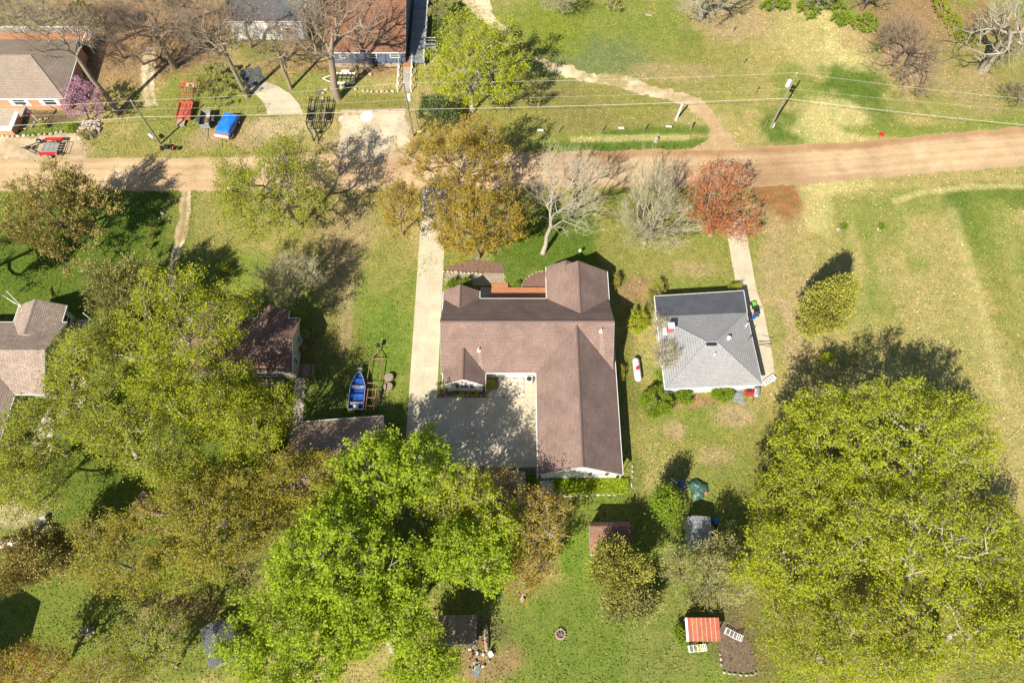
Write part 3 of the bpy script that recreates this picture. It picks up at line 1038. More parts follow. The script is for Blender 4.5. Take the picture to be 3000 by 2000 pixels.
# porch deck with separate boards
for i in range(18):
    MB().box((.9, 39.35 + i * .165, .42), (7.0, .15, .05)).build('deck_board', MT['deck_wood'], H, True)
MB().box((.9, 40.78, .30), (6.9, 2.9, .16)).build('deck_frame', MT['deck_wood'], H, True)
for k in range(3):
    MB().box((-1.55, 42.42 + k * .27, .32 - .1 * k), (2.1, .28, .07)).build('deck_step', MT['deck_wood'], H, True)
MB().box((-1.55, 42.55, .1), (2.0, .6, .16)).build('step_frame', MT['deck_wood'], H, True)
MB().box((-3.3, 40.6, .06), (1.35, 3.6, .12)).build('porch_slab', MT['old_concrete'], H, True)

# ---- grey hip-roofed house
G = thing('house', "white house under a grey hip roof with a dark rolled-roofing lean-to", 'house', (22.7, 33, 0))


def quadroof(par, name, mat, pts, faces, th=.12):
    vs = [tuple(p) for p in pts] + [(p[0], p[1], p[2] - th) for p in pts]
    n = len(pts)
    m = MB()
    m.add(vs, list(faces) + [tuple(i + n for i in f[::-1]) for f in faces])
    edges = {}
    for f in faces:
        for a, b in zip(f, f[1:] + f[:1]):
            edges[(a, b)] = 1
    for a, b in list(edges):
        if (b, a) not in edges:
            m.f.append((a, a + n, b + n, b))
    return m.build(name, mat, par, True)


sw, se, ne, nw = P(1949, 1139, 2.7), P(2234, 1126, 2.7), P(2189, 911, 3.0), P(1925, 922, 3.0)
ne.z = nw.z = 2.7
pk1, pk2 = P(2070, 1001, 4.5), P(2098, 999, 4.5)
hr = quadroof(G, 'roof', MT['roof_grey'], [sw, se, ne, nw, pk1, pk2], [(0, 1, 5, 4), (1, 2, 5), (2, 3, 4, 5), (3, 0, 4)])
for a, b in ((sw, pk1), (se, pk2), (ne, pk2), (nw, pk1), (pk1, pk2)):
    MB().tube([a + Vector((0, 0, -.02)), b + Vector((0, 0, .0))], .07, 6).build('ridge_cap', MT['roof_grey'], hr, True)
ln_w, ln_e = P(1917, 867, 2.45), P(2179, 851, 2.45)
lw, le = nw + Vector((-.05, -.1, .14)), ne + Vector((.05, -.1, .14))
dk = quadroof(G, 'lean_to_roof', MT['roof_dark'], [lw, le, ln_e, ln_w], [(0, 1, 2, 3)], .14)
for a, b in ((lw, ln_w), (ln_e, le), (ln_w, ln_e)):
    MB().tube([a + Vector((0, 0, -.06)), b + Vector((0, 0, -.06))], .085, 6).build('fascia', MT['offwhite'], G, True)
for a, b in ((sw, se), (se, ne), (nw, sw)):
    MB().tube([a + Vector((0, 0, -.08)), b + Vector((0, 0, -.08))], .09, 6).build('gutter', MT['white'], G, True)
ins = lambda p, q, k: p + (q - p) * k
cc_ = (sw + se + ln_e + ln_w) / 4
wl = [ins(p, cc_, .06) for p in (sw, se, ne, nw)]
MB().prism([(p.x, p.y) for p in wl], 0, 2.55).build('wall', MT['white_siding'], G, True)
wl = [ins(p, cc_, .06) for p in (nw, ne, ln_e, ln_w)]
MB().prism([(p.x, p.y - .02) for p in wl], 0, 2.33).build('lean_to_wall', MT['white_siding'], G, True)
ch = P(1963, 962, 3.6)
chm = MB().box((ch.x, ch.y, 3.5), (.62, .62, 1.6)).build('chimney', mat_plain("chimney_brick", (.42, .12, .09), (.33, .10, .075), 9, .9), G, True)
MB().box((ch.x, ch.y, 4.36), (.78, .78, .12)).build('chimney_cap', MT['offwhite'], chm, True)
MB().box((ch.x - .25, ch.y - .1, 3.0), (.9, .9, .05)).build('flashing', MT['white'], chm, True)
pv_ = P(2083, 1003, 4.45)
MB().box((pv_.x, pv_.y - .25, 4.5), (1.15, .3, .16)).build('ridge_vent', MT['black'], G, True)
for q in ((2093, 1040, 4.1), (2187, 952, 3.3)):
    p = P(*q)
    vent_pipe(G, p.x, p.y, p.z - .15, .6, .07, False)
p = P(2134, 992, 4.0)
MB().lathe([(.16, -.2), (.16, .3), (.24, .3), (.2, .42), (0, .45)], (p.x, p.y, 4.0), 10).build('roof_fan', MT['white'], G, True)
p = P(2188, 990, 3.6)
MB().box((p.x + .2, p.y - .3, 3.6), (1.0, .09, .09), math.radians(55)).tube([(p.x + .5, p.y, 2.6), (p.x + .5, p.y, 3.9)], .04, 6).build('service_mast', MT['pole'], G, True)

# ---- left house with pinkish shingles
L = thing('house', "grey-walled house with pinkish shingles at the edge of the lush lawn", 'house', (-57, 32, 0))
RP, GS = MT['roof_pink'], MT['grey_siding']
gable(L, 'x', 31.68, 4.55, -80, -52.7, 2.7, 4.85, RP, GS, .45)
gable(L, 'y', -56.2, 2.85, 34.0, 38.5, 2.7, 4.2, RP, GS, .4, ends=(0, 1))
gable(L, 'y', -60.2, 4.1, 19.2, 30.5, 2.7, 4.75, RP, GS, .4, ends=(1, 0))
window(L, (-53.1, 33.9, 1.8), 'e', 1.3, 1.2)
window(L, (-53.6, 37.0, 1.6), 'e', 1.2, 1.3)
window(L, (-56.48, 24.0, 1.7), 'e', 1.6, 1.2)
window(L, (-56.48, 26.2, 1.7), 'e', 1.0, 1.2)
for q in ((-51.3, 37.6), (-51.3, 35.6)):
    MB().tube([(q[0], q[1], 0), (q[0], q[1], 2.4)], .07, 6).build('porch_post', MT['white'], L, True)
MB().box((-52.3, 36.6, .18), (2.2, 2.4, .3)).build('porch_slab', MT['old_concrete'], L, True)
MB().tube([(-58.6, 38.3, 3.0), (-59.6, 39.4, 4.6)], .035, 6).build('flag_bracket', MT['white'], L, True)

# ---- tree-covered middle house
Mh = thing('house', "reddish-brown roofed house half hidden under lime green trees", 'house', (-32, 34, 0))
RR, TW = MT['roof_red'], MT['tan_wall']
gable(Mh, 'x', 33.3, 3.45, -40.5, -25.15, 2.7, 4.35, RR, TW, .35)
gable(Mh, 'x', 35.4, 3.4, -46, -31.6, 2.75, 4.3, RR, TW, .35)
gable(Mh, 'y', -28.4, 1.8, 33.5, 37.8, 2.7, 4.1, RR, TW, .3, ends=(0, 1))
window(Mh, (-25.33, 34.4, 1.7), 'e', .9, 1.3)
window(Mh, (-25.33, 31.6, 1.7), 'e', .9, 1.3)
for x in (-28.0, -29.8, -31.6):
    window(Mh, (x, 30.08, 1.6), 's', 1.3, 1.2)
p0, p1 = P(882, 1066, 2.3), P(918, 1100, 2.2)
quadroof(Mh, 'porch_roof', RR, [(p0.x, p0.y, 2.35), (p1.x, p0.y, 2.2), (p1.x, p1.y, 2.2), (p0.x, p1.y, 2.35)], [(0, 1, 2, 3)], .1)
for x in (-24.0, -23.0):
    MB().tube([(x, p1.y + .1, 0), (x, p1.y + .1, 2.2)], .05, 6).build('porch_post', MT['wood'], Mh, True)
# lattice deck rail by the south door
for i in range(12):
    MB().tube([(-30.1 + i * .25, 29.0, .1), (-29.75 + i * .25, 29.0, 1.0)], .025, 4).build('rail_slat', MT['wood'], Mh, True)
MB().box((-28.5, 29.0, 1.05), (3.4, .1, .08)).build('deck_rail', MT['wood'], Mh, True)
MB().box((-28.5, 29.55, .3), (3.4, 1.0, .12)).build('deck_floor', MT['wood'], Mh, True)

# ---- brown garage
Ga = thing('garage', "brown-roofed garage beside the blue boat with trees leaning over it", 'garage', (-19, 20.5, 0), math.radians(4.5))
ORIGIN[Ga] = Vector((0, 0, 0))
gable(Ga, 'x', 0, 3.75, -5.0, 5.0, 2.6, 4.05, MT['roof_garage'], MT['tan_wall'], .3)

# ---- north-west house with peach walls
N = thing('house', "tan-roofed house with peach brick walls and a white railed deck", 'house', (-70, 77, 0))
a, b, c_, d_ = (-84.0, 71.2, 2.8), (-62.7, 71.2, 2.8), (-63.2, 82.6, 2.8), (-84.0, 82.6, 2.8)
r1, r2 = (-84.0, 76.9, 5.1), (-67.6, 76.9, 5.1)
hp = quadroof(N, 'roof', MT['roof_tan'], [Vector(q) for q in (a, b, c_, d_, r1, r2)], [(0, 1, 5, 4), (1, 2, 5), (2, 3, 4, 5)])
MB().tube([r1, r2], .07, 6).build('ridge_cap', MT['roof_tan'], hp, True)
for q in (b, c_):
    MB().tube([q, r2], .06, 6).build('ridge_cap', MT['roof_tan'], hp, True)
MB().tube([(-84, 71.1, 2.72), (-62.7, 71.1, 2.72)], .10, 6).build('gutter', MT['white'], N, True)
MB().tube([(-62.6, 71.2, 2.72), (-63.1, 82.6, 2.72)], .08, 6).build('gutter', MT['white'], N, True)
MB().prism([(-84, 71.75), (-63.3, 71.75), (-63.7, 82.0), (-84, 82.0)], 0, 2.66).build('wall', MT['peach_brick'], N, True)
for x in (-65.6, -69.9, -74.0, -78):
    window(N, (x, 71.75, 1.6), 's', 1.7, 1.3)
for x in (-66.75, -64.45, -71.05, -68.75):
    MB().box((x, 71.72, 1.6), (.5, .08, 1.4)).build('shutter', MT['white'], N, True)
MB().prism([(-76.5, 67.2), (-69.9, 67.2), (-69.9, 71.7), (-76.5, 71.7)], 0, .35).build('porch_slab', MT['old_concrete'], N, True)
MB().box((-73.0, 67.1, .62), (6.2, .3, 1.1)).box((-70.0, 68.6, .62), (.3, 2.7, 1.1)).build('porch_wall', MT['peach_brick'], N, True)
MB().box((-73.0, 67.1, 1.22), (6.5, .6, .12)).box((-70.0, 68.75, 1.22), (.6, 2.7, .12)).build('porch_coping', MT['white'], N, True)
MB().prism([(-84, 82.7), (-62.9, 82.7), (-62.9, 85.2), (-84, 85.2)], 1.6, 1.75).build('deck_floor', MT['deck_wood'], N, True)
for i in range(75):
    MB().box((-84 + i * .285, 85.15, 2.3), (.07, .06, 1.0)).build('baluster', MT['white'], N, True)
for i in range(8):
    MB().box((-62.95, 82.9 + i * .3, 2.3), (.06, .07, 1.0)).build('baluster', MT['white'], N, True)
MB().box((-73.4, 85.15, 2.84), (21.1, .12, .09)).box((-62.95, 83.95, 2.84), (.12, 2.3, .09)).build('deck_rail', MT['white'], N, True)
for q in ((-62.95, 85.15), (-62.95, 82.8), (-68, 85.15), (-73, 85.15), (-78, 85.15)):
    MB().box((q[0], q[1], 1.45), (.16, .16, 2.9)).build('deck_post', MT['white'], N, True)

# ---- white garage in the trees
W = thing('garage', "white-fronted garage behind the bare trees with a dark slate roof", 'garage', (-36.8, 90, 0))
gable(W, 'x', 91.2, 5.75, -42.4, -31.2, 3.6, 5.4, MT['roof_slate'], MT['white_siding'], .3)
MB().box((-38.9, 85.72, 1.25), (4.8, .1, 2.4)).build('garage_door', MT['offwhite'], W, True)
for k in range(4):
    MB().box((-38.9, 85.66, .2 + k * .6 + .25), (4.7, .05, .5)).build('door_panel', MT['white'], W, True)
window(W, (-33.6, 85.73, 1.7), 's', 1.0, 1.0)

# ---- rust-roofed house with blue walls
B = thing('house', "blue-walled house with a rust brown roof and a grey side deck", 'house', (-21, 85, 0))
gable(B, 'x', 87.3, 7.55, -27.2, -15.45, 3.0, 6.1, MT['roof_orange'], MT['blue_siding'], .5)
for x, w in ((-24.6, 1.3), (-20.4, 1.1), (-17.2, 1.3)):
    window(B, (x, 80.22, 2.1), 's', w, .8)
MB().box((-21.3, 80.2, .25), (11.0, .12, .5)).build('foundation', MT['tan_wall'], B, True)
p = P(1057, 68, 5.0)
MB().lathe([(.12, -.4), (.12, .5), (.18, .5), (0, .55)], (p.x, p.y, p.z), 8).build('roof_vent', MT['white'], B, True)
for i in range(34):
    MB().box((-14.1, 80.2 + i * .42, 1.0), (2.3, .39, .07)).build('deck_board', MT['grey_deck'], B, True)
MB().box((-14.1, 87, .8), (2.2, 13.8, .18)).build('deck_frame', MT['grey_deck'], B, True)
for i in range(9):
    MB().box((-12.98, 80.3 + i * 1.7, 1.1), (.12, .12, 2.1)).build('rail_post', MT['offwhite'], B, True)
for z in (2.1, 1.6):
    MB().box((-12.98, 87, z), (.1, 13.6, .07)).build('deck_rail', MT['offwhite'], B, True)
MB().box((-12.1, 83.2, .95), (1.6, 1.6, .09)).box((-11.4, 83.2, .45), (.12, 1.6, .9)).build('side_landing', MT['grey_deck'], B, True)
for y in (82.5, 83.9):
    for z in (1.5, 2.0):
        MB().box((-12.1, y, z), (1.5, .08, .07)).build('landing_rail', MT['offwhite'], B, True)
# stair and ramp down to the lawn
MB().prism(outline([(1172, 176), (1206, 176), (1208, 205), (1178, 205)]), .5, .62).build('landing', MT['deck_wood'], B, True)
for k in range(12):
    y = 201 + k * 5.8
    a_, b_ = P(1176, y), P(1206 - k * .5, y)
    MB().box(((a_.x + b_.x) / 2, a_.y, .5 - k * .038), (b_.x - a_.x, .34, .06)).build('stair_tread', MT['old_concrete'], B, True)
for x0, x1 in ((1173, 1166), (1211, 1205)):
    pts = [P(x0 + (x1 - x0) * t, 180 + 90 * t) for t in (0, .25, .5, .75, 1)]
    for i, q in enumerate(pts):
        MB().box((q.x, q.y, .95 - i * .1), (.12, .12, 1.3)).build('rail_post', MT['white'], B, True)
    for h in (.0, -.45):
        MB().tube([(q.x, q.y, 1.55 - i * .1 + h) for i, q in enumerate(pts)], .05, 4).build('stair_rail', MT['white'], B, True)

# ---- sheds
S1 = thing('shed', "small gambrel shed with brown shingles on the surveyed lawn", 'shed', (11, 11.8, 0))
x0, x1, yc = P(1727, 1570, 2).x, P(1844, 1570, 2).x, P(1785, 1562, 2.8).y
yN, yS = P(1785, 1527, 1.9).y, P(1785, 1625, 1.6).y
yr = P(1785, 1541, 3.2).y
sec = [(yS, 1.75), (yS + (yr - yS) * .55, 2.85), (yr, 3.25), (yN - (yN - yr) * .45, 2.9), (yN, 1.8)]
MB().extrude(sec + [(p[0], p[1] - .1) for p in sec[::-1]], 'x', x0, x1).build('roof', mat_shingle("shed_shingle", (.30, .165, .115), (.24, .13, .09)), S1, True)
yi = [(yS + .25, 0), (yS + .25, 1.75)] + [(p[0], p[1] - .14) for p in sec[1:4]] + [(yN - .25, 1.75), (yN - .25, 0)]
MB().extrude(yi, 'x', x0 + .15, x1 - .15).build('wall', MT['tan_wall'], S1, True)
MB().box(((x0 + x1) / 2, yS - .03, 1.68), (x1 - x0, .06, .16)).build('fascia', MT['white'], S1, True)
MB().box(((x0 + x1) / 2, yS + .22, .9), (1.5, .06, 1.7)).build('shed_door', MT['white'], S1, True)

S2 = thing('shed', "grey ribbed metal shed in the shade beside the dark green tree", 'shed', (21, 14, 0))
q = [P(2014, 1512, 2.1), P(2072, 1514, 2.1), P(2084, 1605, 2.1), P(2020, 1600, 2.1)]
xw, xe, yn, ys_ = q[0].x, q[1].x + .3, q[0].y, q[2].y
xm = P(2036, 1512, 2.6).x
n = 7
for i in range(n):
    ya, yb_ = yn + (ys_ - yn) * i / n, yn + (ys_ - yn) * (i + 1) / n + .03
    MB().extrude([(xw, 2.05), (xm, 2.6), (xe, 2.05), (xe, 2.0), (xm, 2.55), (xw, 2.0)], 'y', ya, yb_).build('roof_panel', MT['galv_panel'], S2, True)
MB().extrude([(xw + .1, 0), (xw + .1, 2.03), (xm, 2.53), (xe - .1, 2.03), (xe - .1, 0)], 'y', yn - .12, ys_ + .12).build('wall', MT['grey_siding'], S2, True)

S3 = thing('shed', "open lean-to with a red standing-seam metal roof and pale battens", 'shed', (15.5, 2, 0))
q0, q1 = P(2012, 1808, 2.3), P(2112, 1878, 2.1)
n = 7
wd = (q1.x - q0.x) / n
for i in range(n):
    MB().box((q0.x + wd * (i + .5), (q0.y + q1.y) / 2, 2.3), (wd - .05, q0.y - q1.y, .04), 0, (math.radians(7), 'X')).build('roof_panel', MT['metal_red'], S3, True)
    if i:
        MB().box((q0.x + wd * i, (q0.y + q1.y) / 2, 2.33), (.055, q0.y - q1.y, .06), 0, (math.radians(7), 'X')).build('roof_batten', MT['seam'], S3, True)
MB().box((q0.x - .1, (q0.y + q1.y) / 2, 2.28), (.22, q0.y - q1.y, .06), 0, (math.radians(7), 'X')).build('edge_flashing', MT['white'], S3, True)
for x in (q0.x + .15, q1.x - .15):
    for y in (q0.y - .15, q1.y + .15):
        MB().box((x, y, 1.08), (.12, .12, 2.15)).build('post', MT['wood'], S3, True)
MB().box(((q0.x + q1.x) / 2, q0.y - .1, 1.1), (q1.x - q0.x - .4, .06, 2.0)).build('back_wall', MT['tan_wall'], S3, True)

S4 = thing('shed', "brown flat-roofed shed half under the bright green maples", 'shed', (-5, 2.5, 0))
q0, q1 = P(1284, 1800, 2.2), P(1396, 1885, 2.2)
n = 4
wd = (q1.x - q0.x) / n
for i in range(n):
    MB().box((q0.x + wd * (i + .5), (q0.y + q1.y) / 2, 2.2 + .05 * (i % 2)), (wd - .02, q0.y - q1.y, .09)).build('roof_panel', mat_obj_random("brown_sheet", [(.24, .165, .12), (.29, .205, .15), (.19, .13, .10)], 4), S4, True)
MB().prism([(q0.x + .2, q1.y + .2), (q1.x - .2, q1.y + .2), (q1.x - .2, q0.y - .2), (q0.x + .2, q0.y - .2)], 0, 2.15).build('wall', MT['tan_wall'], S4, True)
MB().box(((q0.x + q1.x) / 2, q1.y - .06, 2.12), (q1.x - q0.x, .09, .18)).build('fascia', MT['offwhite'], S4, True)

S5 = thing('shed', "little brown shed roof showing between the olive trees", 'shed', (-29, 14, 0))
q0, q1 = P(412, 1438, 2.2), P(490, 1505, 2.2)
gable(S5, 'x', (q0.y + q1.y) / 2, (q0.y - q1.y) / 2, q0.x, q1.x, 2.0, 2.9, MT['roof_red'], MT['tan_wall'], .2, trim=False)
S6 = thing('shed', "low dark-grey canopy roof half hidden by the bright maple", 'shed', (-25, 2, 0), math.radians(25))
ORIGIN[S6] = Vector((0, 0, 0))
c0 = P(640, 1880, 2)
S6.location = (c0.x, c0.y, 0)
gable(S6, 'y', 0, 1.5, -2.0, 2.0, 1.7, 2.3, MT['roof_slate'], MT['grey_siding'], .2, trim=False)
S7 = thing('house', "house just past the western edge with a pale gutter", 'house', (-56, 2, 0))
gable(S7, 'y', -57.9, 5.5, -22, -.4, 6.6, 9.0, MT['roof_tan'], MT['tan_wall'], .5)

# ------------------------------------------------------------------ trees
def norm(a):
    return a / np.maximum(np.linalg.norm(a, axis=-1, keepdims=True), 1e-9)


def tubes_np(p0, p1, r0, r1, k):
    d = norm(p1 - p0)
    ref = np.where(np.abs(d[:, 2:3]) < .9, np.array([[0, 0, 1.0]]), np.array([[1.0, 0, 0]]))
    a = norm(np.cross(d, ref))
    b = np.cross(d, a)
    t = np.arange(k) * 2 * np.pi / k
    ring = a[:, None] * np.cos(t)[None, :, None] + b[:, None] * np.sin(t)[None, :, None]
    v = np.concatenate([p0[:, None] + ring * r0[:, None, None], p1[:, None] + ring * r1[:, None, None]], 1)
    n = len(p0)
    j = np.arange(k)
    q = np.stack([j, (j + 1) % k, k + (j + 1) % k, k + j], 1)
    return v.reshape(-1, 3), (q[None] + (np.arange(n) * 2 * k)[:, None, None]).reshape(-1, 4)


def crown_points(rg, n, R, cut=-.55, lobes=13, shell=.35, sharp=7.0, cone=0.0):
    """Scattered points in a lumpy crown, denser towards its skin; lobes leave hollows between them."""
    ld = norm(rg.normal(size=(lobes, 3)) * np.array([1, 1, .8]) + np.array([0, 0, .25]))
    la = rg.uniform(.45, 1.0, lobes)
    d = norm(rg.normal(size=(n * 4, 3)))
    d = d[d[:, 2] > cut]
    f = .50 + .55 * np.max(la[None] * np.exp(sharp * (d @ ld.T - 1)), 1)
    keep = rg.random(len(d)) < np.clip(f - .32, .08, 1)
    d, f = d[keep][:n], f[keep][:n]
    r = (shell + (1 - shell) * rg.random(len(d)) ** .55) * f
    r = r / np.percentile(r, 96)
    p = d * r[:, None]
    if cone:
        p[:, :2] *= (1 - cone * np.clip((p[:, 2:3] + 1) / 2, 0, 1))
    return p * np.asarray(R)


def grow(rg, base, fork, att, w_path=.35, seg=.9, jit=.09):
    """Joins every point to the nearest suitable place on the growing limbs."""
    base, fork = np.asarray(base), np.asarray(fork)
    nodes, par, plen = [base], [-1], [0.0]
    for t in (.3, .65, 1.0):
        p = base + (fork - base) * t + rg.normal(size=3) * np.array([.1, .1, 0]) * (t < 1)
        nodes.append(p); par.append(len(nodes) - 2); plen.append(0.0)
    N = np.zeros((len(att) * 14 + 10, 3)); L = np.zeros(len(N))
    N[:4] = nodes; cnt = 4
    order = np.argsort(np.linalg.norm(att - fork, axis=1))
    tips = []
    for i in order:
        a = att[i]
        dv = a - N[3:cnt]
        dist = np.linalg.norm(dv, axis=1)
        back = np.clip(N[3:cnt, 2] - a[2], 0, None)
        j = int(np.argmin(dist + w_path * L[3:cnt] + back * .7)) + 3
        dl = float(np.linalg.norm(a - N[j]))
        m = max(1, min(12, int(dl / seg)))
        prev = j
        side = rg.normal(size=3) * dl * jit
        for s in range(1, m + 1):
            t = s / m
            p = N[j] + (a - N[j]) * t + side * math.sin(math.pi * t) + (rg.normal(size=3) * dl * .02 if s < m else 0)
            p[2] += math.sin(math.pi * t) * dl * .06
            N[cnt] = p
            L[cnt] = L[prev] + dl / m
            par.append(prev)
            prev = cnt
            cnt += 1
        tips.append(prev)
    return N[:cnt], np.array(par), np.array(tips)


TRI = [0]


def tree(name, label, base, cc, rx, ry, z0, z1, leaf, bark='bark', twig=None, n_att=230, n_leaf=6000, ls=.26, asp=.62, tr=.28,
         up=.5, tw=4, tl=.9, spread=.22, fork=.35, seed=None, cat='tree', group=None, lean=0.0, cone=0.0, cut=-.55, lobes=13, shell=.35,
         sharp=7.0, outward=False, hole=.0, w_path=.35, twr=.013, tipbias=.5, jit=.09, pw=.52, sz=1.0):
    """base, cc: where the trunk stands and where the middle of the crown shows; rx, ry: crown half-sizes seen from the air."""
    zc = (z0 + z1) / 2
    rx, ry = rx * sz, ry * sz
    if n_leaf and tl > .9:
        n_leaf, ls = int(n_leaf * 1.3), ls * .84
    c = np.array(P(cc[0], cc[1], zc))
    b = np.array(P(base[0], base[1], 0)) if base else np.array([c[0], c[1], 0])
    s = SCALE(cc[1], zc)
    RX, RZ = rx / s - .55 * tl, (z1 - z0) / 2
    phi = PITCH + math.atan((cc[1] - 1000) / FOC)
    RY = math.sqrt(max((ry / s) ** 2 - (RZ * math.cos(phi)) ** 2, (.55 * ry / s) ** 2)) / math.sin(phi) - .55 * tl
    RX, RY = max(RX, .35 * rx / s), max(RY, .3 * ry / s)
    q_ = base or cc
    rg = np.random.default_rng(seed if seed is not None else int(abs(q_[0] * 7 + q_[1] * 3)))
    root = thing(name, label, cat, tuple(b), 0, group)
    att = crown_points(rg, n_att, (RX, RY, RZ), cut, lobes, shell, sharp, cone) + c
    att = att[att[:, 2] > .25]
    fk = b + (c - b) * np.array([fork * .9, fork * .9, 0]) + np.array([0, 0, max(z0 + (zc - z0) * fork, .3)])
    if cone:
        k = int(max(8, (z1 - z0) / .7))
        lead = np.stack([np.linspace(fk[0], c[0], k), np.linspace(fk[1], c[1], k), np.linspace(fk[2], z1 - .2, k)], 1)
        att = np.concatenate([lead, att])
    else:
        att = np.concatenate([[c * .75 + fk * .25], att])
    N, par, tips = grow(rg, b, fk, att, w_path, .9, jit)
    cntd = np.zeros(len(N))
    cntd[tips] = 1
    for i in range(len(N) - 1, 0, -1):
        cntd[par[i]] += cntd[i]
    rad = .011 + tr * (np.maximum(cntd, .6) / cntd[0]) ** pw
    rad[0] *= 1.45
    rad[1] *= 1.08
    i = np.arange(1, len(N))
    p0, p1, r0, r1 = N[par[i]], N[i], rad[par[i]], rad[i]
    r0 = np.minimum(r0, r1 * 1.35 + .004)
    r0[:3] = rad[par[i]][:3]
    big = r0 > .05
    V, Q, off = [], [], 0
    for sel, k in ((big, 7), (~big, 3)):
        if sel.any():
            v, q = tubes_np(p0[sel], p1[sel] + norm(p1[sel] - p0[sel]) * r1[sel][:, None] * .4, r0[sel], r1[sel], k)
            V.append(v); Q.append(q + off); off += len(v)
    me = np_mesh("trunk", np.concatenate(V) - b, np.concatenate(Q), [MT[bark]], None, True)
    link("trunk", me, root)
    TRI[0] += 2 * len(me.polygons)
    # twigs
    cen = fk * .6 + c * .4
    src = np.repeat(N[tips], tw, 0)
    dr = norm(norm(src - cen) * .9 + np.array([0, 0, up]) + rg.normal(size=src.shape) * .55)
    ln = tl * rg.uniform(.5, 1.25, len(src))[:, None]
    mid = src + dr * ln * .5
    d2 = norm(dr + rg.normal(size=src.shape) * .28 + np.array([0, 0, up * .35]))
    end = mid + d2 * ln * .5
    tm = MT[twig or bark]
    crown = None
    if twr > 0:
        rr = np.full(len(src), twr)
        v1, q1 = tubes_np(src, mid, rr, rr * .75, 3)
        v2, q2 = tubes_np(mid, end, rr * .75, rr * .35, 3)
        vt, qt = np.concatenate([v1, v2]) - b, np.concatenate([q1, q2 + len(v1)])
    else:
        vt, qt = np.zeros((0, 3)), np.zeros((0, 4), int)
    # leaves
    if n_leaf:
        k = rg.integers(0, len(src), n_leaf)
        t = rg.random(n_leaf)[:, None] ** tipbias
        pos = np.where(t < .5, src[k] + (mid[k] - src[k]) * t * 2, mid[k] + (end[k] - mid[k]) * (t * 2 - 1))
        pos = pos + rg.normal(size=pos.shape) * spread
        if outward:
            a = norm(norm(pos - cen) * .9 + np.array([0, 0, .35]) + rg.normal(size=pos.shape) * .45)
        else:
            a = norm(d2[k] * .4 + rg.normal(size=pos.shape) * np.array([1, 1, .45]))
        nr = norm(rg.normal(size=pos.shape) * .85 + np.array([-.1, -.15, .85]) + norm(pos - cen) * .12)
        bb = norm(np.cross(nr, a))
        sz = (ls * rg.uniform(.55, 1.2, n_leaf) * .5)[:, None]
        lv = np.stack([pos - a * sz, pos + bb * sz * asp - a * sz * .1, pos + a * sz, pos - bb * sz * asp - a * sz * .1], 1).reshape(-1, 3) - b
        lv[:, 2] = np.maximum(lv[:, 2], .03 - b[2])
        lq = np.arange(n_leaf * 4).reshape(-1, 4)
        vv = np.concatenate([vt, lv])
        qq = np.concatenate([qt, lq + len(vt)])
        mi = np.concatenate([np.zeros(len(qt), int), np.ones(n_leaf, int)])
        me = np_mesh("crown", vv, qq, [tm, MT[leaf]], mi)
    else:
        me = np_mesh("crown", vt, qt, [tm])
    TRI[0] += 2 * len(me.polygons)
    link("crown", me, root)
    return root


def bush(label, cc, rx, ry, h, leaf, n_leaf=1800, ls=.16, cat='shrub', name='shrub', group=None, n_att=70, z0=.1, **k):
    kw = dict(tr=.07, fork=.3, tw=3, tl=.35, spread=.10, twr=.008, shell=.45, cut=-.35, lobes=9)
    kw.update(k)
    return tree(name, label, None, cc, rx, ry, z0, h, leaf, n_att=n_att, n_leaf=n_leaf, ls=ls, cat=cat, group=group, **kw)


BARE = dict(leaf=None, n_leaf=0, tw=6, tl=1.5, up=.6, n_att=330, w_path=.5, twr=.0105, jit=.06, pw=.58)
G_BARE = 'leafless trees'
# ---- north-west: leafless trees
tree('bare_tree', "tall leafless tree leaning over the tan roof, trunk beside the purple redbud", (345, 332), (175, 95), 190, 120, 6, 19, twig='twig_brown', tr=.30, fork=.55, group=G_BARE, **BARE)
tree('bare_tree', "leafless tree with a stout trunk at the head of the short gravel wheel track", (512, 200), (440, 65), 150, 100, 4, 15, twig='twig_brown', tr=.34, fork=.4, group=G_BARE, **BARE)
tree('bare_tree', "forked leafless tree standing by the curved concrete drive", (725, 285), (625, 95), 165, 125, 5, 18, twig='twig_brown', tr=.27, fork=.5, group=G_BARE, **BARE)
tree('bare_tree', "massive pale-trunked leafless tree beside the white utility trailer", (990, 288), (975, 85), 205, 135, 5, 18, bark='bark', twig='twig_brown', tr=.46, fork=.42, group=G_BARE, **BARE)
tree('bare_tree', "slim leafless tree just above the curved concrete drive", (852, 260), (805, 125), 105, 90, 3, 12, twig='twig_brown', tr=.20, fork=.5, group=G_BARE, **{**BARE, 'n_att': 230})
tree('bare_tree', "brown-twigged leafless tree behind the tan-roofed house, nearest its deck corner", (330, 130), (330, 60), 110, 70, 3, 11, twig='twig_brown', bark='bark_dark', tr=.22, group=G_BARE, **BARE)
tree('bare_tree', "leafless tree at the top edge above the white deck rail", (110, 70), (70, 40), 130, 60, 3, 13, twig='twig_grey', tr=.22, group=G_BARE, **BARE)
tree('bare_tree', "leafless thicket tree at the top edge west of the white garage", (560, 60), (545, 15), 120, 70, 2, 11, twig='twig_brown', bark='bark_dark', tr=.2, group=G_BARE, **BARE)
tree('bare_tree', "leafless tree in front of the white garage wall", (735, 140), (740, 60), 100, 80, 3, 12, twig='twig_brown', tr=.16, group=G_BARE, **{**BARE, 'n_att': 90, 'tw': 4})
tree('bare_tree', "leafless tree rising between the white garage and the rust roof", (905, 110), (900, 20), 95, 80, 4, 14, twig='twig_grey', tr=.2, group=G_BARE, **{**BARE, 'n_att': 170})
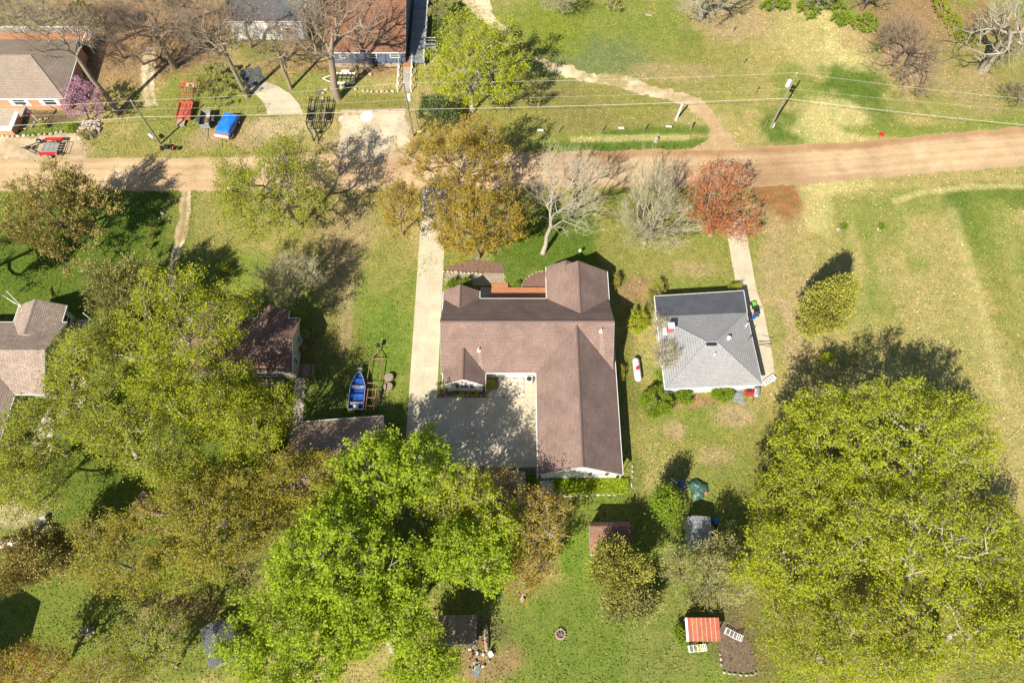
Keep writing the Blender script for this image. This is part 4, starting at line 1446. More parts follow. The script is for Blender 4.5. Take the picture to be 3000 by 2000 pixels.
tree('bare_tree', "low twiggy leafless tree between the tan roof and the gravel wheel track", (420, 190), (360, 170), 80, 60, 2, 9, twig='twig_brown', tr=.16, group=G_BARE, **{**BARE, 'n_att': 200})
tree('bare_tree', "broken-looking bare sapling beside the porch of the blue-walled house", (1050, 220), (1045, 190), 55, 30, .5, 4, twig='twig_brown', tr=.08, group=G_BARE, **{**BARE, 'n_att': 90, 'tl': .8})
bush("wide olive green juniper mound beside the orange implement", (625, 235), 90, 70, 4.0, 'l_cedarg', 6000, .26, n_att=140, asp=.35, outward=True)
tree('redbud_tree', "purple-pink flowering redbud at the corner of the peach house", (262, 352), (252, 292), 78, 68, 1.2, 6.0, 'l_pink', 'bark_dark', 'bark_dark', 190, 4200, .20, tr=.12, tl=.7, up=.6, spread=.12)
bush("olive green conifer at the north-west corner behind the deck", (40, 40), 110, 60, 9, 'l_cedarg', 4500, .34, cat='tree', name='conifer_tree', asp=.35, outward=True)
bush("olive green conifer behind the redbud and deck, between leafless trees", (255, 55), 60, 45, 8, 'l_cedarg', 2600, .34, cat='tree', name='conifer_tree', asp=.35, outward=True)
bush("tall dark arborvitae beside the grey side deck", (1290, 35), 42, 55, 6, 'l_cedarg', 3200, .26, cat='tree', name='conifer_tree', asp=.35, outward=True)
tree('maple_tree', "bright yellow-green maple standing alone by the parking pad hedge", (1383, 330), (1395, 195), 178, 150, 3, 13.5, 'l_yellow', 'bark_pale', 'bark', 300, 10500, .30, tr=.26, up=.9, tl=1.3, fork=.25, tw=5)
tree('cedar_tree', "dark green cedar tucked under the yellow-green maple beside the utility pole", (1262, 400), (1275, 330), 78, 80, .6, 6.0, 'l_dark', 'bark_dark', None, 150, 6000, .28, asp=.4, tr=.12, outward=True, tl=.6, cone=.5, up=.1)
tree('bare_tree', "leafless tree trunk with low twigs on the leaf-strewn north slope", (2050, 52), (2085, -15), 120, 75, 2, 14, twig='twig_grey', bark='bark_pale', tr=.45, group=G_BARE, **BARE)
tree('bare_tree', "huge grey leafless tree in the top corner beside the ivy bank", (2878, 208), (2960, 85), 165, 150, 4, 17, twig='twig_grey', bark='bark_pale', tr=.55, fork=.5, group=G_BARE, **BARE)
tree('bare_tree', "spreading brown leafless tree left of the huge grey one", (2655, 195), (2640, 145), 135, 125, 1.2, 8, twig='twig_brown', bark='bark_dark', tr=.26, fork=.15, group=G_BARE, **{**BARE, 'n_att': 420})
tree('bare_tree', "leafless shrubby tree at the eastern edge above the road", (2985, 300), (2985, 275), 55, 50, .5, 5, twig='twig_brown', tr=.1, group=G_BARE, **{**BARE, 'n_att': 130, 'tl': .9})
tree('bare_tree', "leafless tree leaning over the top edge of the north meadow", (1640, -25), (1625, 5), 80, 45, 2, 8, twig='twig_grey', tr=.14, group=G_BARE, **{**BARE, 'n_att': 160})
tree('bare_tree', "slim leafless trunks among the bright bushes at the top edge", (2385, 40), (2400, -15), 60, 50, 2, 9, twig='twig_grey', bark='bark_pale', tr=.12, group=G_BARE, **{**BARE, 'n_att': 130})
tree('bare_tree', "leafless twin trunk at the top edge left of the ivy bank", (2525, 30), (2560, -20), 80, 50, 2, 10, twig='twig_brown', tr=.18, group=G_BARE, **{**BARE, 'n_att': 160})
for cc, rx, ry, lb in (((2268, 12), 48, 26, "bright green bush at the top edge nearest the meadow"), ((2362, 25), 40, 35, "dull green twiggy bush in the row along the top edge"),
                       ((2458, 55), 36, 24, "small bright green bush with a thin trunk behind it"), ((2535, 62), 46, 34, "largest bright green bush in the row on the leaf litter"),
                       ((2430, 10), 70, 26, "bright green bush on the top edge behind the small one")):
    bush(lb, cc, rx, ry, 2.4, 'l_bush', 1700, .24, group='bushes along the top edge')
bush("olive green shrub on the top edge of the north meadow", (1795, 12), 30, 28, 2.2, 'l_cedarg', 900, .2)
for i, (cc, rx, ry, lb) in enumerate((((2765, 25), 34, 40, "mossy green ivy mound at the top of the bank"), ((2795, 75), 34, 34, "mossy green ivy mound in the middle of the bank"), ((2832, 115), 30, 30, "mossy green ivy mound at the foot of the bank"))):
    bush(lb, cc, rx, ry, 1.3, 'l_soft', 1700, .22, group='ivy mounds on the bank')

# ---- west side
CED = dict(asp=.36, outward=True, tl=1.3, tw=6, up=.3, spread=.13, tipbias=.6)
tree('cedar_tree', "big bronze cedar on the lush lawn at the road's south edge", (215, 690), (170, 640), 172, 165, .8, 10.5, 'l_cedar', 'bark_dark', None, 420, 24000, .34, tr=.25, fork=.2, lobes=22, sharp=9, shell=.25, **CED)
tree('cedar_tree', "green-bronze cedar behind the left house's porch", (395, 900), (385, 855), 150, 118, .8, 10, 'l_cedarg', 'bark_dark', None, 380, 19000, .32, tr=.25, fork=.2, lobes=20, sharp=9, shell=.25, **CED)
tree('cedar_tree', "lower green cedar close against the left house's east wall", (330, 1010), (355, 985), 95, 80, .8, 8, 'l_cedarg', 'bark_dark', None, 230, 9000, .32, tr=.2, fork=.2, **CED)
tree('cedar_tree', "cedar beyond the western edge throwing shade on the lush lawn", (-120, 830), (-110, 800), 90, 90, 1, 13, 'l_cedar', 'bark_dark', None, 150, 4500, .45, tr=.25, fork=.2, cone=.4, **CED)
tree('cedar_tree', "bronze cedar at the lower western edge beside the white tank", (120, 1660), (115, 1640), 140, 108, .8, 9, 'l_cedar', 'bark_dark', None, 330, 16000, .34, tr=.25, fork=.2, lobes=18, sharp=9, **CED)
SOFT = dict(bark='bark', twig='bark', ls=.27, up=.45, tl=1.1, spread=.26)
tree('tree', "airy light green tree reaching over the road from the west lots", (880, 665), (800, 560), 190, 185, 3, 14, 'l_soft', n_att=300, n_leaf=10500, tr=.27, lobes=16, sharp=9, fork=.35, **SOFT)
tree('tree', "soft green sapling clump at the road edge left of the airy tree", (700, 620), (690, 545), 72, 95, 2, 9, 'l_soft', n_att=120, n_leaf=2600, tr=.12, **SOFT)
tree('bare_tree', "hazy grey-budded tree beside the clipped roof of the middle house", (866, 868), (850, 812), 105, 100, 1.5, 8, 'l_grey', 'bark', 'twig_grey', 330, 3800, .16, tr=.16, tw=7, tl=1.0, up=.6, fork=.15, group=G_BARE)
LIME = dict(sz=1.12, bark='bark_pale', twig='bark', up=.45, tl=1.15, spread=.26)
tree('tree', "lime green tree over the reddish roof with pale forked limbs showing", (640, 1120), (555, 960), 180, 190, 5, 17, 'l_lime', n_att=330, n_leaf=13500, tr=.32, ls=.28, lobes=16, sharp=8, **LIME)
tree('tree', "lime green tree hugging the left house's east end", (300, 1210), (245, 1075), 130, 150, 4, 13, 'l_soft', n_att=260, n_leaf=9000, tr=.26, ls=.27, **LIME)
tree('tree', "lime green tree south of the left house, over its sunlit drive", (200, 1330), (130, 1250), 140, 130, 3, 11, 'l_soft', n_att=230, n_leaf=6000, tr=.24, ls=.26, lobes=16, sharp=10, **LIME)
tree('tree', "wide lime green tree in front of the middle house's porch", (690, 1290), (600, 1170), 190, 120, 4, 14, 'l_lime', n_att=300, n_leaf=11000, tr=.28, ls=.27, **LIME)
tree('tree', "olive-lime tree with a dark fallen-looking limb in the west yard", (470, 1400), (385, 1290), 180, 135, 4, 14, 'l_soft', n_att=260, n_leaf=8500, tr=.30, ls=.27, lobes=16, sharp=10, **LIME)
tree('tree', "lime-olive tree left of the brown garage", (790, 1350), (745, 1245), 130, 120, 3, 12, 'l_lime', n_att=230, n_leaf=8000, tr=.24, ls=.26, **LIME)
tree('tree', "pale lime tree at the western edge below the sunlit drive", (110, 1480), (70, 1415), 130, 100, 3, 10, 'l_soft', n_att=220, n_leaf=6500, tr=.22, ls=.26, **LIME)
tree('tree', "lime tree in the middle of the west yard above the little brown shed", (600, 1480), (560, 1400), 130, 85, 3, 11, 'l_soft', n_att=200, n_leaf=6500, tr=.22, ls=.26, **LIME)
OLV = dict(sz=1.16, bark='bark', twig='bark', up=.5, tl=1.0, spread=.24)
tree('tree', "olive-gold budding tree below the brown garage", (900, 1500), (880, 1420), 150, 130, 3, 12, 'l_olive', n_att=300, n_leaf=11500, tr=.26, ls=.24, **OLV)
tree('tree', "broad olive-gold tree in the lower west yard around the white tank", (650, 1640), (690, 1520), 190, 150, 4, 13, 'l_olive', n_att=330, n_leaf=13000, tr=.3, ls=.25, **OLV)
tree('tree', "olive-green tree left of the broad olive-gold one", (430, 1680), (420, 1590), 190, 140, 3, 12, 'l_olive', n_att=300, n_leaf=11500, tr=.28, ls=.25, **{**OLV, 'twig': 'twig_grey'})
tree('tree', "lime-olive tree low in the west yard with a pale dead limb", (560, 1720), (545, 1650), 130, 90, 2, 9, 'l_soft', n_att=200, n_leaf=6000, tr=.2, ls=.24, **OLV)
tree('tree', "thin olive tree beside the dark-grey canopy roof", (520, 1950), (430, 1880), 140, 110, 2, 9, 'l_soft', n_att=170, n_leaf=3600, tr=.16, ls=.22, lobes=18, sharp=11, **{**OLV, 'twig': 'twig_grey'})
tree('tree', "golden budding tree on the bottom western edge", (110, 2030), (105, 1955), 130, 75, 2, 9, 'l_gold', n_att=190, n_leaf=4200, tr=.18, ls=.24, **{**OLV, 'twig': 'twig_grey'})
tree('tree', "thin brownish tree on the bottom edge right of the golden one", (330, 2040), (330, 1980), 150, 60, 2, 8, 'l_olive', n_att=170, n_leaf=3400, tr=.16, ls=.22, **{**OLV, 'twig': 'twig_grey'})

# ---- bright green maples
MPL = dict(sz=1.1, bark='bark_pale', twig='bark', up=.6, tl=1.15, spread=.20, tw=4)
tree('maple_tree', "bright green maple leaning onto the brown garage roof", (1110, 1500), (1090, 1400), 130, 150, 4, 14, 'l_green', n_att=240, n_leaf=8500, tr=.26, ls=.36, lobes=16, sharp=9, **MPL)
tree('maple_tree', "tall bright green maple on the western edge of the concrete court", (1215, 1480), (1225, 1370), 105, 120, 4, 14, 'l_green', n_att=210, n_leaf=5600, tr=.22, ls=.34, lobes=18, sharp=11, **MPL)
tree('maple_tree', "largest bright green maple in the middle of the maple grove", (1010, 1740), (1000, 1640), 215, 190, 4, 15, 'l_green', n_att=380, n_leaf=14500, tr=.36, ls=.36, lobes=20, sharp=9, **MPL)
tree('maple_tree', "bright green maple at the bottom edge of the grove", (900, 1960), (860, 1880), 220, 160, 3, 12, 'l_green', n_att=340, n_leaf=12500, tr=.3, ls=.34, lobes=20, sharp=9, **MPL)
tree('maple_tree', "bright green maple left of the brown flat-roofed shed", (1150, 1900), (1140, 1800), 145, 140, 3, 12, 'l_green', n_att=280, n_leaf=10000, tr=.28, ls=.34, lobes=18, sharp=9, **MPL)
tree('maple_tree', "bright green maple with yellow tints inside the surveyed lot", (1390, 1720), (1380, 1620), 150, 130, 3, 12, 'l_green', n_att=270, n_leaf=8800, tr=.28, ls=.33, lobes=18, sharp=9, **MPL)
tree('maple_tree', "small bright green maple on the bottom edge beside the junk heap", (1250, 2010), (1230, 1950), 110, 80, 2, 9, 'l_green', n_att=160, n_leaf=4600, tr=.18, ls=.33, **MPL)
tree('tree', "yellow-green sparse tree at the south end of the concrete court", (1330, 1540), (1330, 1450), 130, 95, 3, 11, 'l_yellow', n_att=210, n_leaf=4200, tr=.22, ls=.28, lobes=18, sharp=10, **{**MPL, 'twig': 'twig_grey'})
tree('tree', "golden budding tree over the shaded garden bed", (1490, 1470), (1475, 1425), 70, 60, 2, 7, 'l_gold', n_att=110, n_leaf=800, tr=.12, ls=.26, **{**MPL, 'twig': 'twig_grey', 'twr': .011})
tree('tree', "golden-orange budding tree in the middle of the surveyed lawn", (1565, 1610), (1570, 1545), 115, 120, 2.5, 10, 'l_gold', n_att=230, n_leaf=3600, tr=.2, ls=.26, lobes=18, sharp=9, **{**MPL, 'twig': 'twig_grey'})
tree('tree', "lime-gold tree between the bright maples and the golden tree", (1460, 1640), (1450, 1550), 100, 90, 3, 11, 'l_yellow', n_att=180, n_leaf=3800, tr=.2, ls=.28, **{**MPL, 'twig': 'twig_grey'})
tree('tree', "gold-tinted tree at the foot of the surveyed lot right of the maples", (1530, 1760), (1540, 1690), 95, 80, 2, 8, 'l_gold', n_att=150, n_leaf=2600, tr=.16, ls=.25, **{**MPL, 'twig': 'twig_grey'})

# ---- maples north of the surveyed house
OR = dict(bark='bark', twig='bark', up=1.0, tl=1.4, spread=.16, tw=5, fork=.2, w_path=.6, jit=.05)
tree('maple_tree', "orange-gold budding maple in the front yard of the surveyed house", (1400, 755), (1385, 660), 170, 150, 2, 11, 'l_gold', n_att=330, n_leaf=11000, tr=.26, ls=.28, **OR)
tree('maple_tree', "orange-gold budding maple at the road, behind the front-yard one", (1345, 580), (1345, 470), 195, 125, 3, 13, 'l_gold', n_att=320, n_leaf=9500, tr=.28, ls=.27, **OR)
tree('maple_tree', "smaller gold maple west of the long driveway", (1180, 690), (1175, 620), 75, 110, 2, 9, 'l_gold', n_att=150, n_leaf=3300, tr=.16, ls=.25, **OR)
tree('birch_tree', "white-barked leafless tree on the lush front lawn", (1590, 742), (1672, 560), 150, 165, 3, 15, twig='twig_grey', bark='bark_pale', tr=.24, fork=.3, group=G_BARE, **{**BARE, 'n_att': 420, 'tl': 1.2, 'tw': 5})
tree('bare_tree', "hazy grey tree with a few yellow-green buds left of the red one", (1885, 712), (1912, 628), 135, 175, .4, 10.5, 'l_grey', 'bark_pale', 'twig_grey', 460, 3600, .17, cut=-.95, tr=.28, tw=7, tl=1.5, up=.8, fork=.1, w_path=.8, jit=.05, group=G_BARE, twr=.012)
tree('maple_tree', "red-budded maple at the top of the neighbour's concrete walk", (2080, 690), (2112, 610), 118, 155, .6, 9.5, 'l_red', 'bark', 'twig_grey', 360, 6500, .24, cut=-.9, tr=.24, tw=6, tl=1.2, up=.8, fork=.15, w_path=.7, jit=.05, lobes=10, sharp=5)

# ---- the open field and the south-east
tree('spruce_tree', "lone olive-green spruce in the field with a long sharp shadow", (2370, 962), (2431, 890), 112, 125, .3, 11.8, 'l_spruce', 'bark_dark', None, 520, 20000, .34, asp=.36, tr=.2, outward=True, tl=.7, tw=5, up=.25, cone=.88, cut=-.9, lobes=30, sharp=4, shell=.3)
bush("small lime bush in the field beside the big maple's shadow", (2420, 1046), 24, 22, 1.8, 'l_yellow', 900, .2)
FLD = dict(sz=1.12, bark='bark_pale', twig='bark', up=.5, tl=1.2, spread=.20, tw=5)
tree('maple_tree', "biggest yellow-green maple, round-topped against the field", (2640, 1440), (2590, 1310), 310, 185, 4, 15, 'l_yellow', n_att=800, n_leaf=27000, tr=.42, ls=.28, lobes=60, sharp=7, shell=.5, **FLD)
tree('maple_tree', "yellow-green maple on the western side of the big field maple", (2330, 1570), (2330, 1450), 150, 110, 3, 12, 'l_lime', n_att=330, n_leaf=8500, tr=.28, ls=.28, lobes=36, sharp=9, **FLD)
tree('maple_tree', "yellow-green tree below the biggest maple with heavy pale limbs", (2650, 1720), (2640, 1570), 250, 140, 4, 15, 'l_yellow', n_att=520, n_leaf=12500, tr=.45, ls=.27, lobes=44, sharp=11, **FLD)
tree('maple_tree', "yellow-green tree at the eastern edge below the field", (2880, 1680), (2880, 1590), 170, 140, 3, 12, 'l_lime', n_att=360, n_leaf=8500, tr=.28, ls=.27, lobes=36, sharp=10, **FLD)
tree('maple_tree', "lime tree west of the heavy-limbed one, over the bare soil pad", (2330, 1730), (2310, 1640), 170, 130, 3, 12, 'l_yellow', n_att=380, n_leaf=10500, tr=.28, ls=.27, lobes=36, sharp=10, **FLD)
tree('maple_tree', "lime tree along the bottom edge right of the bare soil pad", (2400, 1930), (2400, 1850), 190, 140, 3, 11, 'l_lime', n_att=380, n_leaf=9500, tr=.28, ls=.26, lobes=36, sharp=10, **FLD)
tree('maple_tree', "thin lime tree with long drooping pale limbs in the south-east", (2740, 1900), (2740, 1800), 230, 130, 2.5, 11, 'l_yellow', n_att=280, n_leaf=7500, tr=.34, ls=.28, lobes=22, sharp=11, **FLD)
tree('maple_tree', "lime tree in the bottom eastern corner", (2960, 1930), (2950, 1830), 130, 150, 3, 11, 'l_lime', n_att=230, n_leaf=7000, tr=.26, ls=.28, lobes=20, sharp=10, **FLD)
tree('maple_tree', "sparse lime tree on the bottom edge beside the stone ring", (2600, 2010), (2600, 1950), 170, 80, 2, 9, 'l_yellow', n_att=180, n_leaf=4600, tr=.22, ls=.27, lobes=20, sharp=11, **FLD)
tree('cedar_tree', "bronze cedar beside the gambrel shed", (1815, 1695), (1815, 1660), 98, 88, .8, 7.5, 'l_spruce', 'bark_dark', None, 300, 11000, .30, asp=.36, tr=.18, outward=True, tl=.9, tw=5, up=.6, lobes=20, sharp=9)
tree('cedar_tree', "low bronze cedar just south of the gambrel shed's cedar", (1860, 1790), (1850, 1770), 105, 65, .6, 4.5, 'l_cedarg', 'bark_dark', None, 220, 7000, .28, asp=.36, tr=.14, outward=True, tl=.8, tw=4, up=.4, lobes=20, sharp=9)
tree('cedar_tree', "grey-olive cedar with bare tips below the grey metal shed", (2060, 1730), (2060, 1680), 150, 115, .8, 8, 'l_cedarg', 'bark', 'twig_grey', 340, 11000, .28, asp=.36, tr=.2, outward=True, tl=1.0, tw=5, up=.4, lobes=20, sharp=9)
tree('tree', "dark green leafy tree beside the grey metal shed", (1955, 1520), (1950, 1480), 52, 62, 1, 6, 'l_bush', 'bark_dark', None, 130, 3600, .24, tr=.12)
bush("green shrub hidden in shade behind the grey metal shed", (2140, 1580), 45, 60, 3.5, 'l_cedarg', 1500, .24)

# ---- shrubs round the houses
bush("round bright green bush beside the grey house's chimney side", (1873, 945), 34, 44, 2.4, 'l_yellow', 2800, .16, n_att=110)
bush("spiky evergreen at the lean-to's north-west corner", (1930, 850), 26, 34, 2.2, 'l_spruce', 1500, .2, asp=.35, outward=True)
bush("low evergreen hedge along the lean-to's west wall", (1908, 885), 17, 40, 1.6, 'l_spruce', 1300, .18, asp=.35, outward=True)
bush("bright juniper at the lean-to's north-east corner", (2150, 842), 26, 14, 1.4, 'l_yellow', 900, .18, asp=.35, outward=True)
tree('bare_tree', "pale green budding shrub leaning over the grey roof's west eave", (1925, 1060), (1945, 1050), 55, 55, .5, 4.5, 'l_grey', 'bark', 'twig_grey', 150, 1200, .14, tr=.08, tw=6, tl=.9, up=.7, fork=.1)
tree('bare_tree', "second budding shrub by the chimney of the grey house", (1912, 985), (1930, 960), 34, 46, .4, 3.6, 'l_grey', 'bark', 'twig_grey', 100, 700, .14, tr=.07, tw=6, tl=.8, up=.7, fork=.1)
bush("large globe-clipped green shrub at the grey house's south-west corner", (1922, 1178), 49, 50, 2.6, 'l_bush', 5200, .17, n_att=170, lobes=40, sharp=2.5, shell=.7)
bush("clipped green shrub under the grey house's south eave", (2003, 1163), 30, 25, 1.6, 'l_bush', 2200, .16, n_att=90, lobes=30, sharp=3, shell=.6)
bush("clipped dark green shrub beside the grey house's ramp", (2116, 1156), 39, 23, 1.6, 'l_bush', 2500, .16, n_att=90, lobes=30, sharp=3, shell=.6)
bush("green hedge bush between the big globe and the west wall", (1935, 1105), 16, 26, 1.5, 'l_bush', 900, .16)
for x, lb in ((1332, "leftmost, shaded little globe bush under the white gable window"), (1353, "second little globe bush from the drive under the white gable"), (1373, "third little globe bush from the drive, bright yellow-green"), (1396, "little globe bush nearest the river stones, bright yellow-green")):
    bush(lb, (x, 1152), 7.5, 7, .55, 'l_yellow' if x > 1340 else 'l_bush', 500, .09, tl=.12, spread=.05, n_att=40, lobes=30, sharp=2, shell=.7, z0=.05, group='globe bushes under the gable')
bush("small bright shrub between the white gable and the river stones", (1437, 1124), 12, 14, 1.0, 'l_yellow', 700, .13)
bush("dark green shrub beside the pavers under the north gable", (1322, 838), 20, 22, 1.3, 'l_bush', 1300, .16)
bush("feathery dark shrub in the north gable's shadow", (1362, 832), 34, 20, 1.3, 'l_bush', 1700, .17)
bush("small green bush by the porch steps", (1512, 835), 13, 10, .9, 'l_bush', 600, .14)
bush("dead-leaved shrub along the house's east wall", (1806, 825), 12, 32, 1.5, 'l_olive', 900, .14)
bush("sparse shrub against the long wing's east wall", (1822, 1090), 10, 30, 1.3, 'l_olive', 500, .14)
bush("dark round shrub at the middle house's east wall", (885, 942), 26, 30, 2.0, 'l_bush', 2200, .16, n_att=90, lobes=30, sharp=2.5, shell=.6)
bush("brownish round shrub below the dark one", (892, 977), 17, 16, 1.3, 'l_cedarg', 900, .15)
bush("little brownish shrub near the middle house's porch", (888, 1021), 12, 11, 1.0, 'l_cedarg', 600, .14)
bush("green bush hard against the brown garage's north wall", (1031, 1212), 14, 9, 1.0, 'l_bush', 600, .15)
for i, (x, y) in enumerate(((450, 661), (441, 692), (432, 723))):
    bush(("cone-shaped dwarf evergreen nearest the road on the lush lawn", "middle dwarf evergreen of the row on the lush lawn", "dwarf evergreen farthest from the road in the row")[i], (x, y), 9, 10, 1.2, 'l_spruce', 600, .13, asp=.4, outward=True, group='dwarf evergreens on the lawn', cone=.7)
bush("pale green shrub at the foot of the white flagpole", (127, 369), 11, 9, .9, 'l_yellow', 500, .15)
bush("leafy green weeds beside the boulder pile", (215, 375), 18, 14, .8, 'l_bush', 700, .18)
bush("wispy tan-green weeds below the boulder pile", (250, 395), 26, 18, .9, 'l_grey', 800, .18)
bush("green leafy weeds beside the red metal shed roof", (1990, 1855), 20, 30, 1.0, 'l_bush', 900, .2)
bush("small green shrub on the lawn below the shaded track", (655, 787), 22, 16, 1.4, 'l_soft', 800, .18)
for i, (x, y) in enumerate(((2470, 665), (2583, 668))):
    bush(("daylily clump behind the western field stones", "daylily clump behind the eastern field stones")[i], (x, y), 15, 9, .55, 'l_bush', 260, .3, asp=.2, outward=True, n_att=20, cat='plant', name='daylily', twr=0, group='daylily clumps in the field')

# ------------------------------------------------------------------ utility poles and wires
def upole(label, base, h, transformer=None, rz=0):
    b = P(*base)
    t = thing('utility_pole', label, 'utility pole', tuple(b), rz, 'utility poles')
    MB().tube([(0, 0, 0), (0, 0, h)], .16, 8, .11).build('post', MT['pole'], t)
    MB().lathe([(.03, h), (.06, h + .06), (.05, h + .2), (.02, h + .25)], k=6).build('insulator', MT['white'], t)
    if transformer:
        x, z = transformer
        tr = MB().lathe([(0, z - .5), (.27, z - .5), (.27, z + .45), (.2, z + .55), (0, z + .55)], (x, .05, 0), 12).build('transformer', MT['gas_white'], t)
        for k in (-.1, .1):
            MB().lathe([(.04, z + .52), (.06, z + .6), (.03, z + .8), (0, z + .82)], (x + k, .05, 0), 6).build('bushing', MT['steel'], tr)
        MB().box((x / 2, .05, z), (abs(x), .08, .12)).build('bracket', MT['steel'], t)
    return b


pa = upole("slim utility pole on the grass verge near the white mailbox", (470, 422), 8.1)
pb = upole("utility pole with a white transformer by the gravel pad", (1211, 400), 9.8, (.45, 7.4))
pc = upole("utility pole with a white transformer standing alone on the north meadow", (2256, 376), 9.9, (-.42, 8.3))
b = MB().box((pc.x + .35, pc.y + .05, .5), (.16, .12, .9)).build('meter_box', MT['gas_white'])
tag(b, "small white meter box at the foot of the lone pole", 'meter box')
t = thing('service_pole', "short service pole with a white box next to the gravel pad pole", 'pole', tuple(P(1229, 398)))
MB().tube([(0, 0, 0), (0, 0, 5.4)], .12, 7, .1).build('post', MT['pole'], t)
MB().box((.05, -.12, .9), (.45, .18, .3)).build('service_box', MT['white'], t)


def wire(label, pts, r=.022, sag=.5):
    m = MB()
    for a, b in zip(pts[:-1], pts[1:]):
        a, b = Vector(a), Vector(b)
        m.tube([a + (b - a) * t - Vector((0, 0, 4 * sag * t * (1 - t))) for t in [i / 10 for i in range(11)]], r, 5)
    tag(m.build('power_line', MT['wire']), label, 'power line', 'wires between the poles')


top = lambda p, h: (p.x, p.y, h)
wire("topmost wire joining the three pole tops", [P(-120, 310, 8.0), top(pa, 8.1), top(pb, 9.9), top(pc, 10.1), P(3150, 302, 8.6)], .012, .35)
wire("thick lowest cable strung between the poles", [P(-120, 374, 5.2), top(pa, 5.3), top(pb, 5.2), top(pc, 5.7), P(3150, 380, 5.5)], .022, .25)
wire("middle wire attached below the transformers", [P(-120, 345, 6.7), top(pa, 6.7), top(pb, 7.0), top(pc, 7.4), P(3150, 332, 6.6)], .008, .3)

# ------------------------------------------------------------------ trailers and machines
def wheel(par, c, r, w, axis='y'):
    """a tyre with its rim as a sub-part"""
    ty = MB().lathe([(r * .55, -w / 2), (r * .95, -w / 2), (r, -w * .3), (r, w * .3), (r * .95, w / 2), (r * .55, w / 2)], c, 14, axis).build('wheel', MT['rubber'], par)
    MB().disc(c, r * .56, w * .8, axis, 12).build('rim', MT['offwhite'], ty)


def bars(m, pts, r=.04, close=False):
    pts = list(pts)
    for a, b in zip(pts, pts[1:] + (pts[:1] if close else [])):
        if (Vector(a) - Vector(b)).length > 1e-4:
            m.tube([a, b], r, 5)
    return m


def aim(p_back, p_front):
    a, b = P(*p_back), P(*p_front)
    return (a + b) / 2, math.atan2(b.y - a.y, b.x - a.x), (b - a).length


# red and black flat trailer: local +x is the tongue end
c, rz, ln = aim((200, 441), (70, 441))
t = thing('utility_trailer', "black utility trailer with red fenders parked on the gravel shoulder", 'trailer', (c.x, c.y, 0), rz)
k = ln / 6.4
m = MB()
bars(m, [(-3.2 * k, -1.05, .55), (.9 * k, -1.05, .55), (.9 * k, 1.05, .55), (-3.2 * k, 1.05, .55)], .05, True)
for x in (-2.7, -2.1, -1.4, -.7, 0):
    bars(m, [(x * k, -1.05, .52), (x * k, 1.05, .52)], .04)
m.build('frame', MT['black'], t)
m = MB()
bars(m, [(.9 * k, -1.0, .55), (2.9 * k, 0, .55), (.9 * k, 1.0, .55)], .06)
bars(m, [(2.9 * k, 0, .55), (3.2 * k, 0, .6)], .07).box((2.2 * k, .0, .62), (.5, .5, .2))
m.build('tongue', MT['black'], t)
for y in (-.66, -.22, .22, .66):
    MB().box((-1.05 * k, y, .60), (2.2 * k, .30, .05)).build('plank', MT['galv_panel'], t)
for s in (-1, 1):
    MB().box((-1.2 * k, s * 1.3, .85), (2.3, .5, .06)).box((-.1 * k, s * 1.3, .7), (.06, .5, .3)).box((-2.3 * k, s * 1.3, .7), (.06, .5, .3)).build('fender', MT['red'], t)
    wheel(t, (-1.2 * k, s * 1.32, .36), .36, .24)
wheel(t, (1.1 * k, -1.28, .5), .36, .24)

# black pontoon trailer, tongue towards the road
t = thing('pontoon_trailer', "long black bunk trailer of parallel rails parked beside the gravel pad", 'trailer', tuple(P(934, 352)), 0)
yb0, yf0 = P(934, 297).y - P(934, 352).y, P(934, 424).y - P(934, 352).y
hw = 1.42
m = MB()
for x in (-hw, -hw + .28, -.55, .55, hw - .28, hw):
    bars(m, [(x, yb0 - (.0 if abs(x) > .6 else .8), .95), (x, yf0 + 3.2, .95)], .075)
m.build('bunk_rails', MT['black'], t)
m = MB()
for y in (yb0 - .6, yb0 - 2.1, yb0 - 3.0, yb0 - 3.9, yf0 + 3.3):
    bars(m, [(-hw, y, .8), (hw, y, .8)], .08)
for s in (-1, 1):
    bars(m, [(s * .7, yb0 - .5, .75), (s * .7, yf0 + 2.5, .75)], .05)
    bars(m, [(s * hw, yf0 + 3.3, .9), (s * 1.1, yf0 + 2.3, .9), (s * .35, yf0 + 1.2, .85), (0, yf0, .7)], .085)
for x in (-.9, -.6, -.3, 0, .3, .6, .9):
    bars(m, [(x, yf0 + 3.3, .9), (x * .8, yf0 + 2.0, .88)], .05)
m.build('frame', MT['black'], t)
MB().box((0, yf0 + 1.3, 1.1), (.35, .3, .5)).build('winch', MT['steel'], t)
for s in (-1, 1):
    for y in (yb0 - 2.4, yb0 - 3.4):
        wheel(t, (s * (hw - .14), y, .38), .42, .3, 'x')

